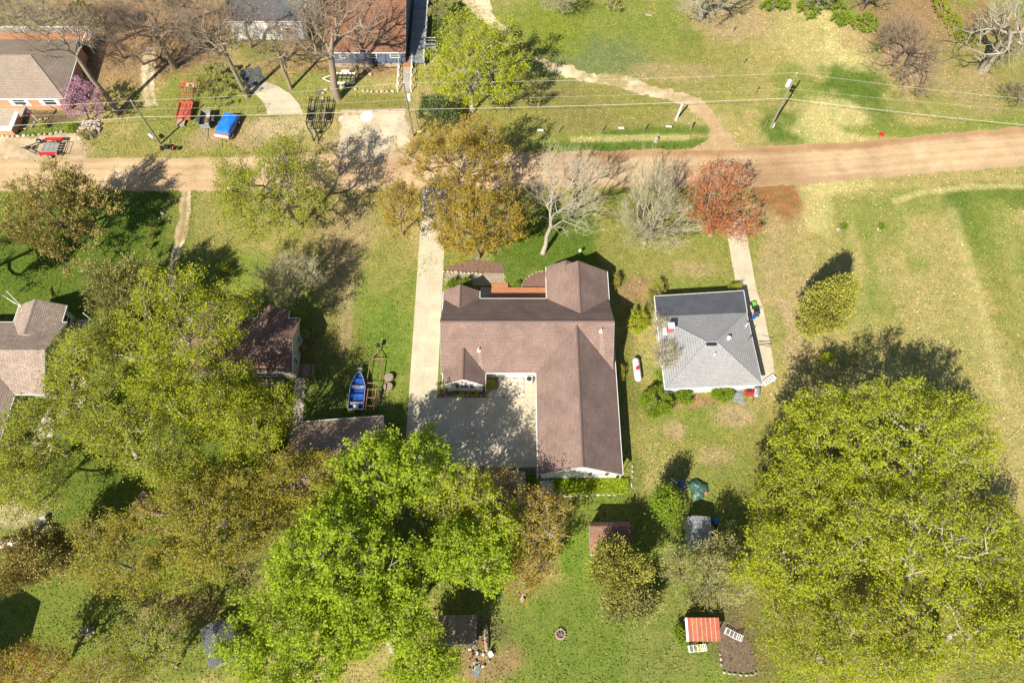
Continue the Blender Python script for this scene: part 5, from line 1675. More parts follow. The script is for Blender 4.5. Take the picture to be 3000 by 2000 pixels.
# white utility trailer
c, rz, ln = aim((1040, 238), (946, 238))
t = thing('utility_trailer', "white-framed utility trailer with black bed bars behind the massive bare tree", 'trailer', (c.x, c.y, 0), rz)
m = MB()
for y in (-.95, .95):
    m.box((-.9, y, .6), (3.0, .1, .25))
m.box((.6, 0, .6), (.1, 1.9, .25)).box((-2.4, 0, .6), (.1, 1.9, .2))
bars(m, [(.6, -.9, .5), (2.3, 0, .5), (.6, .9, .5)], .06)
m.build('frame', MT['white'], t)
m = MB()
for x in (-1.9, -1.3, -.6, 0):
    bars(m, [(x, -.9, .75), (x, .9, .75)], .045)
for y in (-.4, .3):
    bars(m, [(-2.4, y, .75), (.6, y, .75)], .045)
m.build('bed_bars', MT['black'], t)
for s in (-1, 1):
    MB().box((-1.0, s * 1.2, .8), (1.1, .35, .06)).box((-.48, s * 1.2, .65), (.06, .35, .3)).box((-1.52, s * 1.2, .65), (.06, .35, .3)).build('fender', MT['white'], t)
    wheel(t, (-1.0, s * 1.2, .33), .33, .22)

# faded orange lift / conveyor with two railed platforms
t = thing('farm_lift', "faded orange farm lift with two railed platforms joined by a ladder conveyor", 'farm machine', tuple(P(545, 345)))
o = P(545, 345)
L_ = lambda px, py, z: tuple(P(px, py, z) - o)
m = MB()
x0, x1 = L_(521, 0, 1)[0] if False else P(521, 330, .6).x - o.x, P(560, 330, .6).x - o.x
y0, y1 = P(0, 347, .6).y - o.y, P(0, 303, .6).y - o.y
nb = 7
for i in range(nb):
    w = (x1 - x0) / nb
    MB().box((x0 + w * (i + .5), (y0 + y1) / 2, .62), (w - .05, y1 - y0, .07)).build('deck_plank', MT['orange'], t)
m.box(((x0 + x1) / 2, y0, .5), (x1 - x0, .1, .35)).box(((x0 + x1) / 2, y1, .7), (x1 - x0, .1, .6)).box((x1, (y0 + y1) / 2, .6), (.1, y1 - y0, .5)).box((x0, (y0 + y1) / 2, .6), (.1, y1 - y0, .5))
m.build('platform', MT['orange'], t)
m = MB()
for xx in (x0 - .1, x0 + .75, x1 - .6, x1 + .1):
    bars(m, [(xx, y0, .6), (xx - .3, y0 + .5, 1.5), (xx - .3, y1 - .4, 1.6), (xx, y1 + .1, .9)], .035)
m.build('guard_rail', MT['orange'], t)
MB().box(((x0 + x1) / 2 - .3, y0 - .55, .25), (x1 - x0 - .8, 1.0, .3)).build('timber_stack', MT['wood'], t)
yu0, yu1 = P(0, 259, .8).y - o.y, P(0, 240, .8).y - o.y
xu0, xu1 = P(531, 250, .8).x - o.x, P(583, 250, .8).x - o.x
MB().box(((xu0 + xu1) / 2, (yu0 + yu1) / 2, .75), (xu1 - xu0, yu1 - yu0, .1)).build('upper_platform', MT['orange'], t)
MB().box(((xu0 + xu1) / 2 + .3, (yu0 + yu1) / 2 - .1, .83), (xu1 - xu0 - 1.0, (yu1 - yu0) * .6, .05)).build('deck_sheet', MT['offwhite'], t)
m = MB()
for xx in (xu0, xu0 + .8, xu1 - .7, xu1):
    bars(m, [(xx, yu0, .7), (xx, yu0, 1.3), (xx - .05, yu1 + .5, 1.7)], .035)
bars(m, [(xu0, yu1 + .5, 1.7), (xu1 - .9, yu1 + .5, 1.7)], .04)
bars(m, [(xu0, yu0, .8), (xu0 + .4, yu0 - .7, .4), (xu0 + .9, yu0, .8), (xu0 + 1.4, yu0 - .6, .4), (xu0 + 1.9, yu0, .8), (xu1 - .2, yu0 - .8, .3), (xu1, yu0, .8)], .045)
m.build('guard_rail', MT['orange'], t)
m = MB()
a1, b1 = Vector((x0 + .6, y1, 1.0)), Vector((xu0 + 1.1, yu0, 1.2))
a2, b2 = a1 + Vector((.7, .1, 0)), b1 + Vector((.7, 0, 0))
bars(m, [a1, b1], .06); bars(m, [a2, b2], .06)
bars(m, [(x0, y1, 1.2), (xu0 + .1, yu0, 1.1)], .05); bars(m, [(x1 - .3, y1, 1.0), (xu0 + 2.0, yu0, 1.0)], .05)
m.build('conveyor_frame', MT['orange'], t)
for i in range(9):
    q, r = a1 + (b1 - a1) * (i + .5) / 9, a2 + (b2 - a2) * (i + .5) / 9
    MB().tube([q, r], .045, 5).build('rung', MT['rust'], t)
wheel(t, (x1 + .05, y1 - .6, .35), .35, .22, 'x')
wheel(t, (xu1 + .15, yu0 + .1, .35), .33, .2, 'x')

# small grey box trailer
t = thing('box_trailer', "small open grey box trailer next to the blue tarp wagon", 'trailer', tuple(P(609, 360)), math.radians(4))
m = MB()
m.box((0, 1.35, .75), (1.35, .06, .75)).box((0, -1.35, .75), (1.35, .06, .75))
m.build('end_board', MT['galv_panel'], t)
m = MB().box((-.7, 0, .75), (.06, 2.75, .75)).box((.7, 0, .75), (.06, 2.75, .75)).box((-.98, 0, .9), (.5, 1.2, .05)).box((.98, 0, .9), (.5, 1.2, .05))
m.build('side_board', mat_plain("charcoal_panel", (.07, .075, .08), None, 4, .6), t)
MB().box((0, 0, .4), (1.35, 2.65, .05)).build('floor_board', MT['wood'], t)
MB().lathe([(0, .4), (.34, .4), (.4, .6), (.3, .75), (0, .8)], (.1, -.1, 0), 9).build('bundle', MT['soil'], t)
bars(MB(), [(-.1, -1.35, .45), (.05, -3.3, .45)], .05).build('tongue', MT['steel'], t)
for s in (-1, 1):
    wheel(t, (s * .98, 0, .33), .33, .2, 'x')

# red wagon with a blue tarp
t = thing('wagon', "red wagon covered with a crumpled bright blue tarp", 'wagon', tuple(P(672, 380)), math.radians(-12))
MB().box((0, 0, .7), (2.0, 3.9, .7)).build('box_body', MT['orange'], t)
MB().box((0, -2.0, .85), (2.05, .25, .3)).build('front_board', MT['white'], t)
nu, nv = 12, 18
vs, fs = [], []
for j in range(nv + 1):
    for i in range(nu + 1):
        u, v = i / nu - .5, j / nv - .5
        x, y = u * 2.3, v * 3.7 + .15
        z = 1.22 + .3 * math.cos(u * 2.6) * math.cos(v * 2.2) + .05 * math.sin(9 * u + 4 * v) + .05 * math.sin(11 * v - 6 * u) + RND.uniform(-.02, .02)
        if abs(u) > .44 or abs(v) > .46:
            z -= .38
        vs.append((x, y, z))
fs = [(j * (nu + 1) + i, j * (nu + 1) + i + 1, (j + 1) * (nu + 1) + i + 1, (j + 1) * (nu + 1) + i) for j in range(nv) for i in range(nu)]
MB().add(vs, fs).build('tarp', MT['blue_tarp'], t)
bars(MB(), [(-.6, -2.0, .5), (0, -3.5, .45), (.6, -2.0, .5)], .05).build('tongue', MT['rust'], t)
for s in (-1, 1):
    for y in (-1.2, 1.2):
        wheel(t, (s * 1.08, y, .38), .38, .2, 'x')

# tiller / roller and oddments near the pole
t = thing('garden_tiller', "red and black garden tiller lying by the road verge", 'tiller', tuple(P(492, 438)))
bars(MB(), [(-.9, 0, .3), (1.0, 0, .3)], .06).build('axle', MT['black'], t)
for x in (-.75, .7):
    wheel(t, (x, 0, .3), .32, .16, 'x')
for x in (-.95, .92):
    MB().disc((x, 0, .3), .28, .08, 'x', 10).build('hub_plate', MT['red'], t)
MB().box((0, .05, .5), (.6, .5, .4)).build('engine', MT['black'], t)
bars(MB(), [(-.2, .1, .5), (-.6, .9, 1.1)], .03).tube([(.2, .1, .5), (.7, .9, 1.1)], .03, 5).build('handle', MT['black'], t)
t = MB().lathe([(0, 0), (.24, .02), (.27, .2), (.24, .38), (.15, .4), (0, .36)], tuple(P(525, 437)), 12).build('bucket', MT['rubber'])
tag(t, "round black bucket beside the garden tiller", 'bucket')
t = thing('mailbox', "white mailbox on a short post leaning by the slim utility pole", 'mailbox', tuple(P(455, 416)), math.radians(-40))
MB().box((0, 0, .5), (.1, .1, 1.0)).build('post', MT['wood'], t)
MB().extrude([(-.16, 1.0), (-.16, 1.22), (-.1, 1.34), (0, 1.38), (.1, 1.34), (.16, 1.22), (.16, 1.0)], 'x', -.45, .45).build('box_body', MT['white'], t)

# blue boat on its trailer
t = thing('fishing_boat', "blue open fishing boat on the grass beside the rusty frame", 'boat', tuple(P(1052, 1152)), 0)
nb, ns = 14, 6
Lb, Wb = 4.6, .86
vs, fs = [], []
for i in range(nb + 1):
    u = i / nb
    w = Wb * min(1.0, (1 - u) ** .62 * 1.75 + .02)
    y = -Lb / 2 + Lb * u
    zb = .42 + .25 * max(0, u - .6)
    zt = .98 + .12 * u * u
    for k, (sx, sz) in enumerate(((-1.06, 1), (-.96, .98), (-.8, .1), (.8, .1), (.96, .98), (1.06, 1))):
        vs.append((sx * w, y, zb + (zt - zb) * sz))
    # outer skin
fs = [(i * 6 + k, i * 6 + k + 1, (i + 1) * 6 + k + 1, (i + 1) * 6 + k) for i in range(nb) for k in range(5)]
hull = MB().add(vs, fs)
hull.add([(-.92 * Wb, -Lb / 2, .98), (-.78 * Wb, -Lb / 2, .45), (.78 * Wb, -Lb / 2, .45), (.92 * Wb, -Lb / 2, .98)], [(0, 1, 2, 3)])
hull.build('hull', MT['blue_paint'], t)
m = MB()
for s in (-1, 1):
    m.tube([(s * 1.03 * Wb * min(1.0, (1 - i / nb) ** .62 * 1.75 + .02), -Lb / 2 + Lb * i / nb, 1.0 + .12 * (i / nb) ** 2) for i in range(nb + 1)], .035, 5)
m.box((0, -Lb / 2, 1.0), (1.7, .09, .09)).build('gunwale', MT['steel'], t)
for y, c in ((-1.5, 'galv_panel'), (-.55, 'blue_plastic'), (.5, 'steel'), (1.35, 'blue_plastic')):
    MB().box((0, y, .82), (1.45 if y < .9 else 1.1, .34, .07)).build('bench', MT[c], t)
MB().box((0, -1.95, .85), (.5, .35, .35)).build('motor_cover', MT['offwhite'], t)
bars(MB(), [(0, 2.25, .5), (0, 3.4, .5)], .05).box((0, 2.75, .8), (.5, .25, .3)).build('trailer_tongue', MT['steel'], t)
for s in (-1, 1):
    wheel(t, (s * 1.0, -.9, .3), .3, .2, 'x')

# rusty trailer frame
t = thing('boat_trailer', "rusty skeletal trailer frame parked right of the blue boat", 'trailer', tuple(P(1094, 1140)), math.radians(-3))
m = MB()
bars(m, [(-.75, -2.4, .6), (-.75, 3.6, .6), (.75, 3.6, .6), (.75, -2.4, .6)], .05)
bars(m, [(-.4, -2.9, .85), (-.4, -.2, .85)], .05); bars(m, [(.55, -2.9, .85), (.55, -.2, .85)], .05)
for y in (-2.3, -1.3, -.3, .5):
    bars(m, [(-.75, y, .7), (.75, y, .7)], .05)
bars(m, [(-.75, 3.6, .6), (0, 4.6, .6), (.75, 3.6, .6)], .05)
bars(m, [(0, 4.6, .6), (0, 5.9, .6)], .06)
m.build('frame', MT['rust'], t)
bars(MB(), [(-.25, 5.2, .7), (.25, 5.2, .7)], .06).box((0, 5.3, .9), (.3, .4, .4)).build('winch', MT['black'], t)
bars(MB(), [(.75, .5, .65), (1.6, .5, .65)], .04).tube([(1.6, .5, .65), (1.6, -1.5, .65)], .04, 5).tube([(.8, -1.5, .65), (1.6, -1.5, .65)], .04, 5).build('side_rack', MT['black'], t)
for s in (-1, 1):
    wheel(t, (s * .9, -.6, .33), .33, .2, 'x')
lf = MB()
for i in range(160):
    x, y = RND.gauss(.1, .4), RND.uniform(-2.6, .6)
    q = RND.random() * 6
    d = .09
    lf.quad((x, y, .05 + RND.random() * .3), (x + d * math.cos(q), y + d * math.sin(q), .06 + RND.random() * .3), (x + d * math.cos(q + 1.2), y + d * math.sin(q + 1.2), .08), (x - d * math.sin(q), y + d * math.cos(q), .05))
o = P(1100, 1155)
lf.v = [(a + o.x, b + o.y, c) for a, b, c in lf.v]
tag(lf.build('leaf_litter', MT['mulch']), "dead brown leaves caught under the rusty frame", None, None, 'stuff')
for i, (x, y) in enumerate(((1141, 1108), (1139, 1135))):
    p = P(x, y)
    m = MB().lathe([(0, 0), (.52, 0), (.6, .12), (.56, .5), (.52, .56), (.2, .58), (0, .55)], (0, 0, 0), 14).build('stump_round', MT['bark'])
    m.location = (p.x, p.y, 0)
    m.scale = (1, .9, 1)
    tag(m, ("cut log round nearest the rusty frame's crossbar, farther from the garage", "cut log round nearer the brown garage")[i], 'log', 'log rounds by the rusty frame')

# ------------------------------------------------------------------ tanks
def tank(label, px, r, half, rz):
    p = P(*px, r + .15)
    t = thing('propane_tank', label, 'propane tank', (p.x, p.y, 0), rz, 'propane tanks')
    z = r + .15
    MB().lathe([(0, -half), (r * .55, -half + .04), (r * .9, -half + .22), (r, -half + .42), (r, half - .42), (r * .9, half - .22), (r * .55, half - .04), (0, half)], (0, 0, z), 16, 'y').build('shell', MT['gas_white'], t, False, True)
    MB().lathe([(0, 2 * r + .32), (.2, 2 * r + .3), (.24, 2 * r + .1)], (0, 0, 0), 12).build('dome_lid', MT['red'], t)
    for y in (-half * .6, half * .6):
        MB().box((0, y, .1), (r * 1.4, .16, .2)).build('foot', MT['steel'], t)


tank("white propane tank with a red lid between the two houses", (1866, 1082), .42, 1.5, math.radians(3))
tank("white propane tank with a red lid at the western edge by the bronze cedar", (22, 1591), .42, 1.55, math.radians(97))
tank("white propane tank with a red lid among the olive-gold trees", (636, 1535), .42, 1.2, math.radians(95))

# ------------------------------------------------------------------ things by the grey house
t = thing('lawn_mower', "lime green lawn mower on the concrete walk", 'mower', tuple(P(2207, 897)), math.radians(100))
MB().box((0, 0, .28), (.9, .62, .18)).build('deck', MT['black'], t)
MB().box((.1, 0, .46), (.5, .42, .24)).build('engine_cover', MT['lime_paint'], t)
MB().box((-.6, 0, .45), (.5, .5, .4)).build('grass_bag', MT['rubber'], t)
bars(MB(), [(-.3, .28, .4), (-1.0, .28, 1.0), (-1.0, -.28, 1.0), (-.3, -.28, .4)], .025).build('handle', MT['black'], t)
for x in (-.4, .4):
    for y in (-.34, .34):
        wheel(t, (x, y, .12), .12, .06)
t = thing('wheelie_bin', "dark blue wheeled bin beside the lawn mower", 'bin', tuple(P(2208, 931)))
MB().lathe([(.0, .05), (.27, .05), (.36, 1.0), (.0, 1.0)], (0, 0, 0), 4).build('body', MT['blue_plastic'], t)
MB().box((0, 0, 1.04), (.62, .7, .08)).build('lid', mat_plain("slate_lid", (.06, .075, .11), None, 4, .5), t)
for x in (-.2, .2):
    wheel(t, (x, .34, .1), .1, .06, 'x')
t = thing('clothes_airer', "folded airer poles leaning against the grey house's east wall", 'airer', tuple(P(2232, 1007)))
bars(MB(), [(-.4, .3, .1), (.9, -.4, .9)], .035).tube([(-.4, -.1, .1), (.7, -.8, .9)], .035, 5).build('frame', MT['black'], t)
bars(MB(), [(-.3, .4, .9), (1.0, .0, .95)], .03).build('arm', MT['steel'], t)
t = thing('lounge_chair', "folded pale lounger at the end of the concrete walk", 'lounger', tuple(P(2250, 1116)), math.radians(35))
bars(MB(), [(-.9, -.3, .35), (.9, -.3, .35), (.9, .3, .35), (-.9, .3, .35)], .03, True).build('frame', MT['white'], t)
for i in range(5):
    MB().box((-.7 + i * .35, 0, .37), (.24, .56, .03)).build('strap', MT['stripe_cloth'], t)
t = thing('ramp', "small grey wooden ramp at the grey house's south door", 'ramp', tuple(P(2160, 1160)))
for i in range(6):
    MB().box((-.05 + i * .02, .75 - i * .3, .18 - i * .02), (1.0 + i * .12, .28, .06), math.radians(-4 * i)).build('ramp_board', MT['grey_deck'], t)
t = thing('step_landing', "grey landing board against the grey house's south wall", 'landing', tuple(P(2166, 1140)))
MB().box((0, .2, .2), (.8, 1.1, .3)).build('board', MT['grey_deck'], t)
t = thing('garden_cart', "red garden cart heaped with tools by the grey house's south door", 'cart', tuple(P(2190, 1146)))
MB().box((0, 0, .4), (.85, 1.3, .3)).build('tub', MT['red'], t)
MB().box((0, .1, .6), (.6, .8, .12)).build('tool_heap', MT['black'], t)
bars(MB(), [(-.3, -.6, .4), (-.4, -1.2, .6)], .03).build('handle', MT['black'], t)
for s in (-1, 1):
    wheel(t, (s * .48, .2, .2), .2, .1, 'x')
t = thing('charcoal_grill', "grey barrel grill next to the red garden cart", 'grill', tuple(P(2211, 1156)), math.radians(-15))
MB().lathe([(0, -.65), (.3, -.6), (.34, -.5), (.34, .5), (.3, .6), (0, .65)], (0, 0, .8), 12, 'y').build('barrel', MT['steel'], t, False, True)
MB().box((0, .85, .75), (.5, .4, .06)).build('shelf', MT['black'], t)
for x in (-.2, .2):
    for y in (-.4, .4):
        MB().box((x, y, .3), (.05, .05, .6)).build('leg', MT['black'], t)
wheel(t, (-.15, -.8, .15), .15, .08, 'x')

t = thing('wagon', "little blue pull wagon with a long black handle on the neighbour's lawn", 'wagon', tuple(P(1997, 1420)))
MB().box((0, 0, .3), (.4, .75, .2)).build('tub', MT['blue_plastic'], t)
bars(MB(), [(0, .35, .3), (.25, 1.9, .5)], .03).build('handle', MT['black'], t)
for x in (-.22, .22):
    for y in (-.25, .25):
        wheel(t, (x, y, .1), .1, .06, 'x')
tag(MB().tube([P(1966, 1401, .1), P(1984, 1414, .1)], .07, 6).build('pipe', MT['white']), "white pipe lying on the grass by the blue wagon", 'pipe')
o = P(2044, 1433)
vs, fs = [], []
n = 16
for j in range(6):
    for i in range(n):
        a = 2 * math.pi * i / n
        r = (1.25, 1.05, .85, .6, .3, .02)[j] * (1 + .16 * math.sin(3 * a + 1) + .08 * math.sin(5 * a))
        vs.append((o.x + r * .85 * math.cos(a), o.y + r * math.sin(a), (.02, .3, .5, .62, .68, .66)[j] + .07 * math.sin(5 * a + j) * (j < 5)))
fs = [(j * n + i, j * n + (i + 1) % n, (j + 1) * n + (i + 1) % n, (j + 1) * n + i) for j in range(5) for i in range(n)]
t = MB().add(vs, fs).build('tarp_heap', MT['green_tarp'])
tag(t, "crumpled dark green tarp heaped on the neighbour's lawn", 'tarp')
p = P(2068, 1440)
MB().add(*[[tuple(Vector(v) + Vector((p.x - .1, p.y - .1, .15))) for v in icorock(4, (.35, .4, .3))[0]], icorock(4)[1]]).build('loose_edge', MT['rust'], t)
ORIGIN[t] = Vector((0, 0, 0))

t = thing('air_conditioner', "grey air conditioner on the concrete by the river stones", 'air conditioner', (P(1550, 1117).x, P(1550, 1117).y, .05))
MB().box((0, 0, .42), (.75, .8, .8)).build('casing', MT['offwhite'], t)
MB().disc((0, 0, .84), .3, .03).build('fan_grille', MT['black'], t)
MB().box((0, .55, .75), (.5, .1, .12)).build('pipe_run', MT['steel'], t)

# ------------------------------------------------------------------ rings, stones, walls
def stone(name, par, loc, r, seed, mat='rock'):
    vs, fs = ROCKS[seed % len(ROCKS)]
    o = bpy.data.objects.new(name, ROCKME[mat][seed % len(ROCKS)])
    COL.objects.link(o)
    o.parent = par
    o.location = loc
    rr = random.Random(seed)
    o.rotation_euler = (rr.uniform(-.3, .3), rr.uniform(-.3, .3), rr.uniform(0, 6.28))
    o.scale = (r * rr.uniform(.8, 1.25), r * rr.uniform(.8, 1.2), r * rr.uniform(.6, .85))
    return o


ROCKS = [icorock(40 + i, (1, 1, 1), .2) for i in range(6)]
ROCKME = {}
for mname in ('rock', 'limestone', 'brick_ring'):
    ROCKME[mname] = []
    for vs, fs in ROCKS:
        me = bpy.data.meshes.new('stone')
        me.from_pydata(vs, [], fs)
        me.materials.append(MT[mname])
        ROCKME[mname].append(me)


def fire_ring(label, px, r, mat='brick_ring', n=13):
    p = P(*px)
    t = thing('fire_pit', label, 'fire pit', tuple(p), 0, 'fire pits')
    for i in range(n):
        a = 2 * math.pi * i / n
        stone('ring_stone', t, (r * math.cos(a), r * math.sin(a), .14), r * .30, i + int(px[0]), mat)
    MB().lathe([(0, .06), (r * .8, .05)], (0, 0, 0), 14).build('ash_bed', MT['ash'], t)
    for i in range(4):
        a = i * 1.3
        MB().tube([(-.3 * math.cos(a), -.3 * math.sin(a), .1), (.3 * math.cos(a), .3 * math.sin(a), .2)], .05, 6).build('charred_log', MT['ash'], t)


fire_ring("round fire pit with a brick rim in the middle of the bottom lawn", (1642, 1856), .46)
fire_ring("round stone ring on the bottom edge under the lime trees", (2598, 1984), .55, 'rock')
t = thing('tree_stump', "tall cut stump with a dark core on the lower western lawn", 'stump', tuple(P(262, 1848)))
MB().lathe([(.5, 0), (.42, .25), (.36, .8), (.34, .85), (.12, .8), (0, .78)], (0, 0, 0), 12).build('wood', MT['bark'], t)
for i in range(7):
    a = i * .9
    stone('rim_stone', t, (.5 * math.cos(a), .5 * math.sin(a) - .05, .08), .16, i)
t = thing('tree_stump', "short grey stump near the road below the marker posts", 'stump', tuple(P(1921, 414)))
MB().lathe([(.34, 0), (.28, .2), (.26, .75), (.1, .8), (0, .78)], (0, 0, 0), 10).build('wood', MT['bark_pale'], t)

# boulder pile
t = thing('rock_pile', "mound of pale boulders at the lawn corner beside the redbud", 'rock pile', tuple(P(262, 380)))
k = 0
for i in range(90):
    a, r = RND.uniform(0, 6.28), math.sqrt(RND.random())
    x, y = 1.75 * r * math.cos(a), 1.9 * r * math.sin(a)
    stone('boulder', t, (x, y, .12 + .55 * (1 - r)), RND.uniform(.22, .38), i)
MB().lathe([(0, .5), (.9, .35), (1.8, .0)], (0, 0, 0), 14).build('soil_core', MT['soil'], t)


def stone_row(name, label, cat, pts, step, r, mat='limestone', part='stone', group=None, z=.12):
    q = [P(*p) for p in pts]
    t = thing(name, label, cat, tuple(q[0]), 0, group)
    acc, k = 0.0, 0
    for a, b in zip(q[:-1], q[1:]):
        d = (b - a).length
        n = max(1, int(d / step))
        for i in range(n):
            p = a + (b - a) * (i / n) - q[0]
            o = stone(part, t, (p.x + RND.uniform(-.05, .05), p.y + RND.uniform(-.05, .05), z), r, k + int(pts[0][0]), mat)
            o.scale = (min(step * .56, r * 1.9) * RND.uniform(.85, 1.05), r * RND.uniform(.65, .9), r * RND.uniform(.5, .75))
            o.rotation_euler = (RND.uniform(-.15, .15), RND.uniform(-.15, .15), math.atan2((b - a).y, (b - a).x) + RND.uniform(-.15, .15))
            k += 1
    return t


stone_row('stone_wall', "curving low limestone wall below the white utility trailer", 'stone wall', [(947, 290), (948, 275), (955, 265), (972, 257), (1000, 256), (1020, 256)], .62, .36)
stone_row('stone_wall', "low limestone wall along the lawn below the blue house", 'stone wall', [(1043, 263), (1065, 268), (1090, 270), (1120, 270), (1150, 269), (1166, 272)], .62, .36)
stone_row('stone_wall', "rough stone wall higher on the slope below the blue house", 'stone wall', [(1038, 232), (1060, 226), (1085, 220), (1108, 218)], .75, .38, 'rock')
stone_row('garden_edging', "white rounded stones edging the lawn below the peach house", 'edging', [(0, 379), (40, 382), (75, 380), (95, 372), (103, 360), (120, 352), (150, 347)], .55, .2, 'limestone', 'edging_stone')
stone_row('stone_wall', "row of grey blocks along the lush strip above the gravel shoulder", 'stone wall', [(-20, 402), (40, 401), (100, 398), (150, 394), (180, 388), (200, 378)], .62, .3, 'rock')
stone_row('garden_edging', "stone edging round the green ground-cover bed", 'edging', [(1590, 1449), (1640, 1452), (1720, 1451), (1800, 1449), (1835, 1440), (1850, 1420), (1853, 1395), (1853, 1352)], .52, .19, 'rock', 'edging_stone')
stone_row('garden_edging', "white rocks edging the front bed by the driveway", 'edging', [(1300, 795), (1325, 798), (1350, 800), (1385, 801), (1420, 805)], .5, .24, 'limestone', 'edging_stone')
stone_row('garden_edging', "curved dark edging of the mulch bed beside the porch", 'edging', [(1530, 842), (1534, 826), (1550, 810), (1572, 799), (1598, 792)], .38, .14, 'rock', 'edging_stone')
stone_row('garden_edging', "dark edging blocks round the globe bushes", 'edging', [(1297, 1135), (1298, 1150), (1306, 1162), (1330, 1162), (1370, 1160), (1420, 1158)], .4, .15, 'rock', 'edging_stone', z=.07)
stone_row('garden_edging', "rubble edging round the bare soil pad", 'edging', [(2108, 1915), (2112, 1945), (2122, 1968), (2150, 1974), (2185, 1976), (2212, 1972), (2218, 1962)], .42, .18, 'rock', 'edging_stone')
for i, (x, y, r) in enumerate(((2455, 673, .36), (2462, 668, .24), (2571, 672, .26), (2577, 676, .2), (477, 627, .36), (467, 640, .2), (2607, 790, .16), (496, 590, .24), (497, 640, .2))):
    p = P(x, y)
    o = stone('field_stone', None, (p.x, p.y, r * .4), r, i + 3)
    tag(o, ("larger western field stone beside its daylily clump", "smaller western field stone beside its daylily clump", "larger eastern field stone beside its daylily clump", "smaller eastern field stone beside its daylily clump", "pale boulder by the gravel track on the lush lawn", "small stone left of the pale boulder",
            "tiny lone stone in the open field", "stone where the gravel track meets the road", "stone between the pale boulder and the gravel track")[i], 'stone')

# river stones in the court bed: too many and too small to pick apart
rv, rf = [], []
poly = [(-1.95, 27.0), (1.35, 27.0), (1.35, 30.1), (-1.0, 30.1), (-1.6, 29.2), (-2.7, 28.3), (-3.0, 27.1)]
for i in range(950):
    x, y = RND.uniform(-2.9, 1.35), RND.uniform(27.85, 30.15)
    if x < -1.6 and y > 28.9 + (x + 1.6) * .6:
        continue
    vs, fs = ROCKS[i % 6]
    r = RND.uniform(.08, .18)
    n = len(rv)
    rv += [(v[0] * r * 1.2 + x, v[1] * r + y, v[2] * r * .7 + .05) for v in vs]
    rf += [tuple(k + n for k in f) for f in fs]
tag(MB().add(rv, rf).build('river_stones', MT['pebble']), "bed of mixed river stones between the court and the house", None, None, 'stuff')
rv, rf = [], []
for i in range(260):
    x, y = RND.uniform(3.1, 4.8), RND.uniform(16.4, 18.0)
    vs, fs = ROCKS[i % 6]
    r = RND.uniform(.06, .13)
    n = len(rv)
    rv += [(v[0] * r * 1.2 + x, v[1] * r + y, v[2] * r * .7 + .04) for v in vs]
    rf += [tuple(k + n for k in f) for f in fs]
tag(MB().add(rv, rf).build('corner_stones', MT['pebble']), "grey stones at the shaded corner of the long wing", None, None, 'stuff')

# ------------------------------------------------------------------ posts, edging timber and small marks
FP = [((1510, 394), "western end wooden fence post of the meadow line, under the gold maple's tips"), ((1635, 390), "wooden fence post nearest the gold maple's shadow"), ((1763, 387), "third wooden fence post from the western end of the meadow line"),
      ((1887, 384), "wooden fence post just above the short grey stump"), ((2022, 379), "stout wooden fence post at the bend of the gravel drive"), ((2147, 95), "fence post highest up the meadow, near the bare trunk"),
      ((2177, 190), "fence post on the meadow's tan patch"), ((2212, 275), "fence post left of the lone pole's transformer"), ((2240, 373), "fence post right beside the lone pole")]
for px, lb in FP:
    p = P(*px)
    t = thing('fence_post', lb, 'fence post', tuple(p), 0, 'wooden fence posts on the meadow')
    MB().tube([(0, 0, 0), (.03, .02, 1.35)], .075 if px[0] != 2022 else .15, 6).build('post', MT['pole'], t)
    MB().lathe([(.08 if px[0] != 2022 else .155, 1.33), (.0, 1.4)], (.03, .02, 0), 6).build('post_cap', MT['bark'], t)
for (x, y), lb in (((1440, 383), "white pipe marker nearest the utility pole with the gold maple below"), ((1584, 381), "white pipe marker between the first two fence posts"), ((1821, 375), "white pipe marker above the grass strip's middle"), ((1960, 371), "white pipe marker nearest the leaning white post")):
    p = P(x, y, .4)
    t = thing('marker_pipe', lb, 'marker', (p.x, p.y, 0), 0, 'white pipe markers')
    MB().tube([(-.45, 0, .42), (.35, 0, .38)], .12, 8).build('pipe', MT['white'], t)
    MB().box((.42, 0, .2), (.1, .1, .42)).build('stake', MT['pole'], t)
t = thing('marker_post', "tall leaning white post beside the curving gravel drive", 'post', tuple(P(1980, 352)))
MB().tube([(0, 0, 0), (.25, .05, 3.0)], .16, 8, .13).build('post', MT['white'], t)
MB().lathe([(.13, 3.0), (0, 3.12)], (.25, .05, 0), 8).build('cap', MT['white'], t)
tag(MB().box(tuple(P(2583, 394, .15)), (.7, .28, .3), math.radians(-35)).lathe([(0, .3), (.1, .3), (.1, .38), (0, .38)], (P(2583, 394).x, P(2583, 394).y, 0), 8).build('fuel_can', MT['red']), "small red can lying in the grass near the road", 'can')
t = thing('timber_edging', "long timber edging above the gravel pad", 'edging', tuple(P(1090, 325)))
for i in range(4):
    a, b = P(1000 + i * 48, 329 - i * 1.3), P(1047 + i * 48, 328 - i * 1.3)
    m_ = (a + b) / 2 - P(1090, 325)
    MB().box((m_.x, m_.y, .18), ((b - a).length - .03, .22, .36), math.atan2((b - a).y, (b - a).x)).build('sleeper', MT['wood'], t)
tag(MB().lathe([(0, .06), (.5, .05), (.85, .015), (.95, .012)], tuple(P(1074, 341)), 11).build('lime_heap', MT['white']), "spill of white powder on the gravel pad", 'powder heap')
t = tag(MB().box(tuple(P(936, 270, .03)), (1.1, 1.0, .06)).build('cover_plate', MT['soil']), "square brown cover plate in the grass beside the limestone wall", 'cover plate')
t = thing('barrel', "blue lidded barrel against the blue house wall", 'barrel', tuple(P(1102, 192)))
MB().lathe([(0, 0), (.4, 0), (.46, .5), (.42, 1.2), (0, 1.2)], (0, 0, 0), 12).build('drum', MT['black'], t)
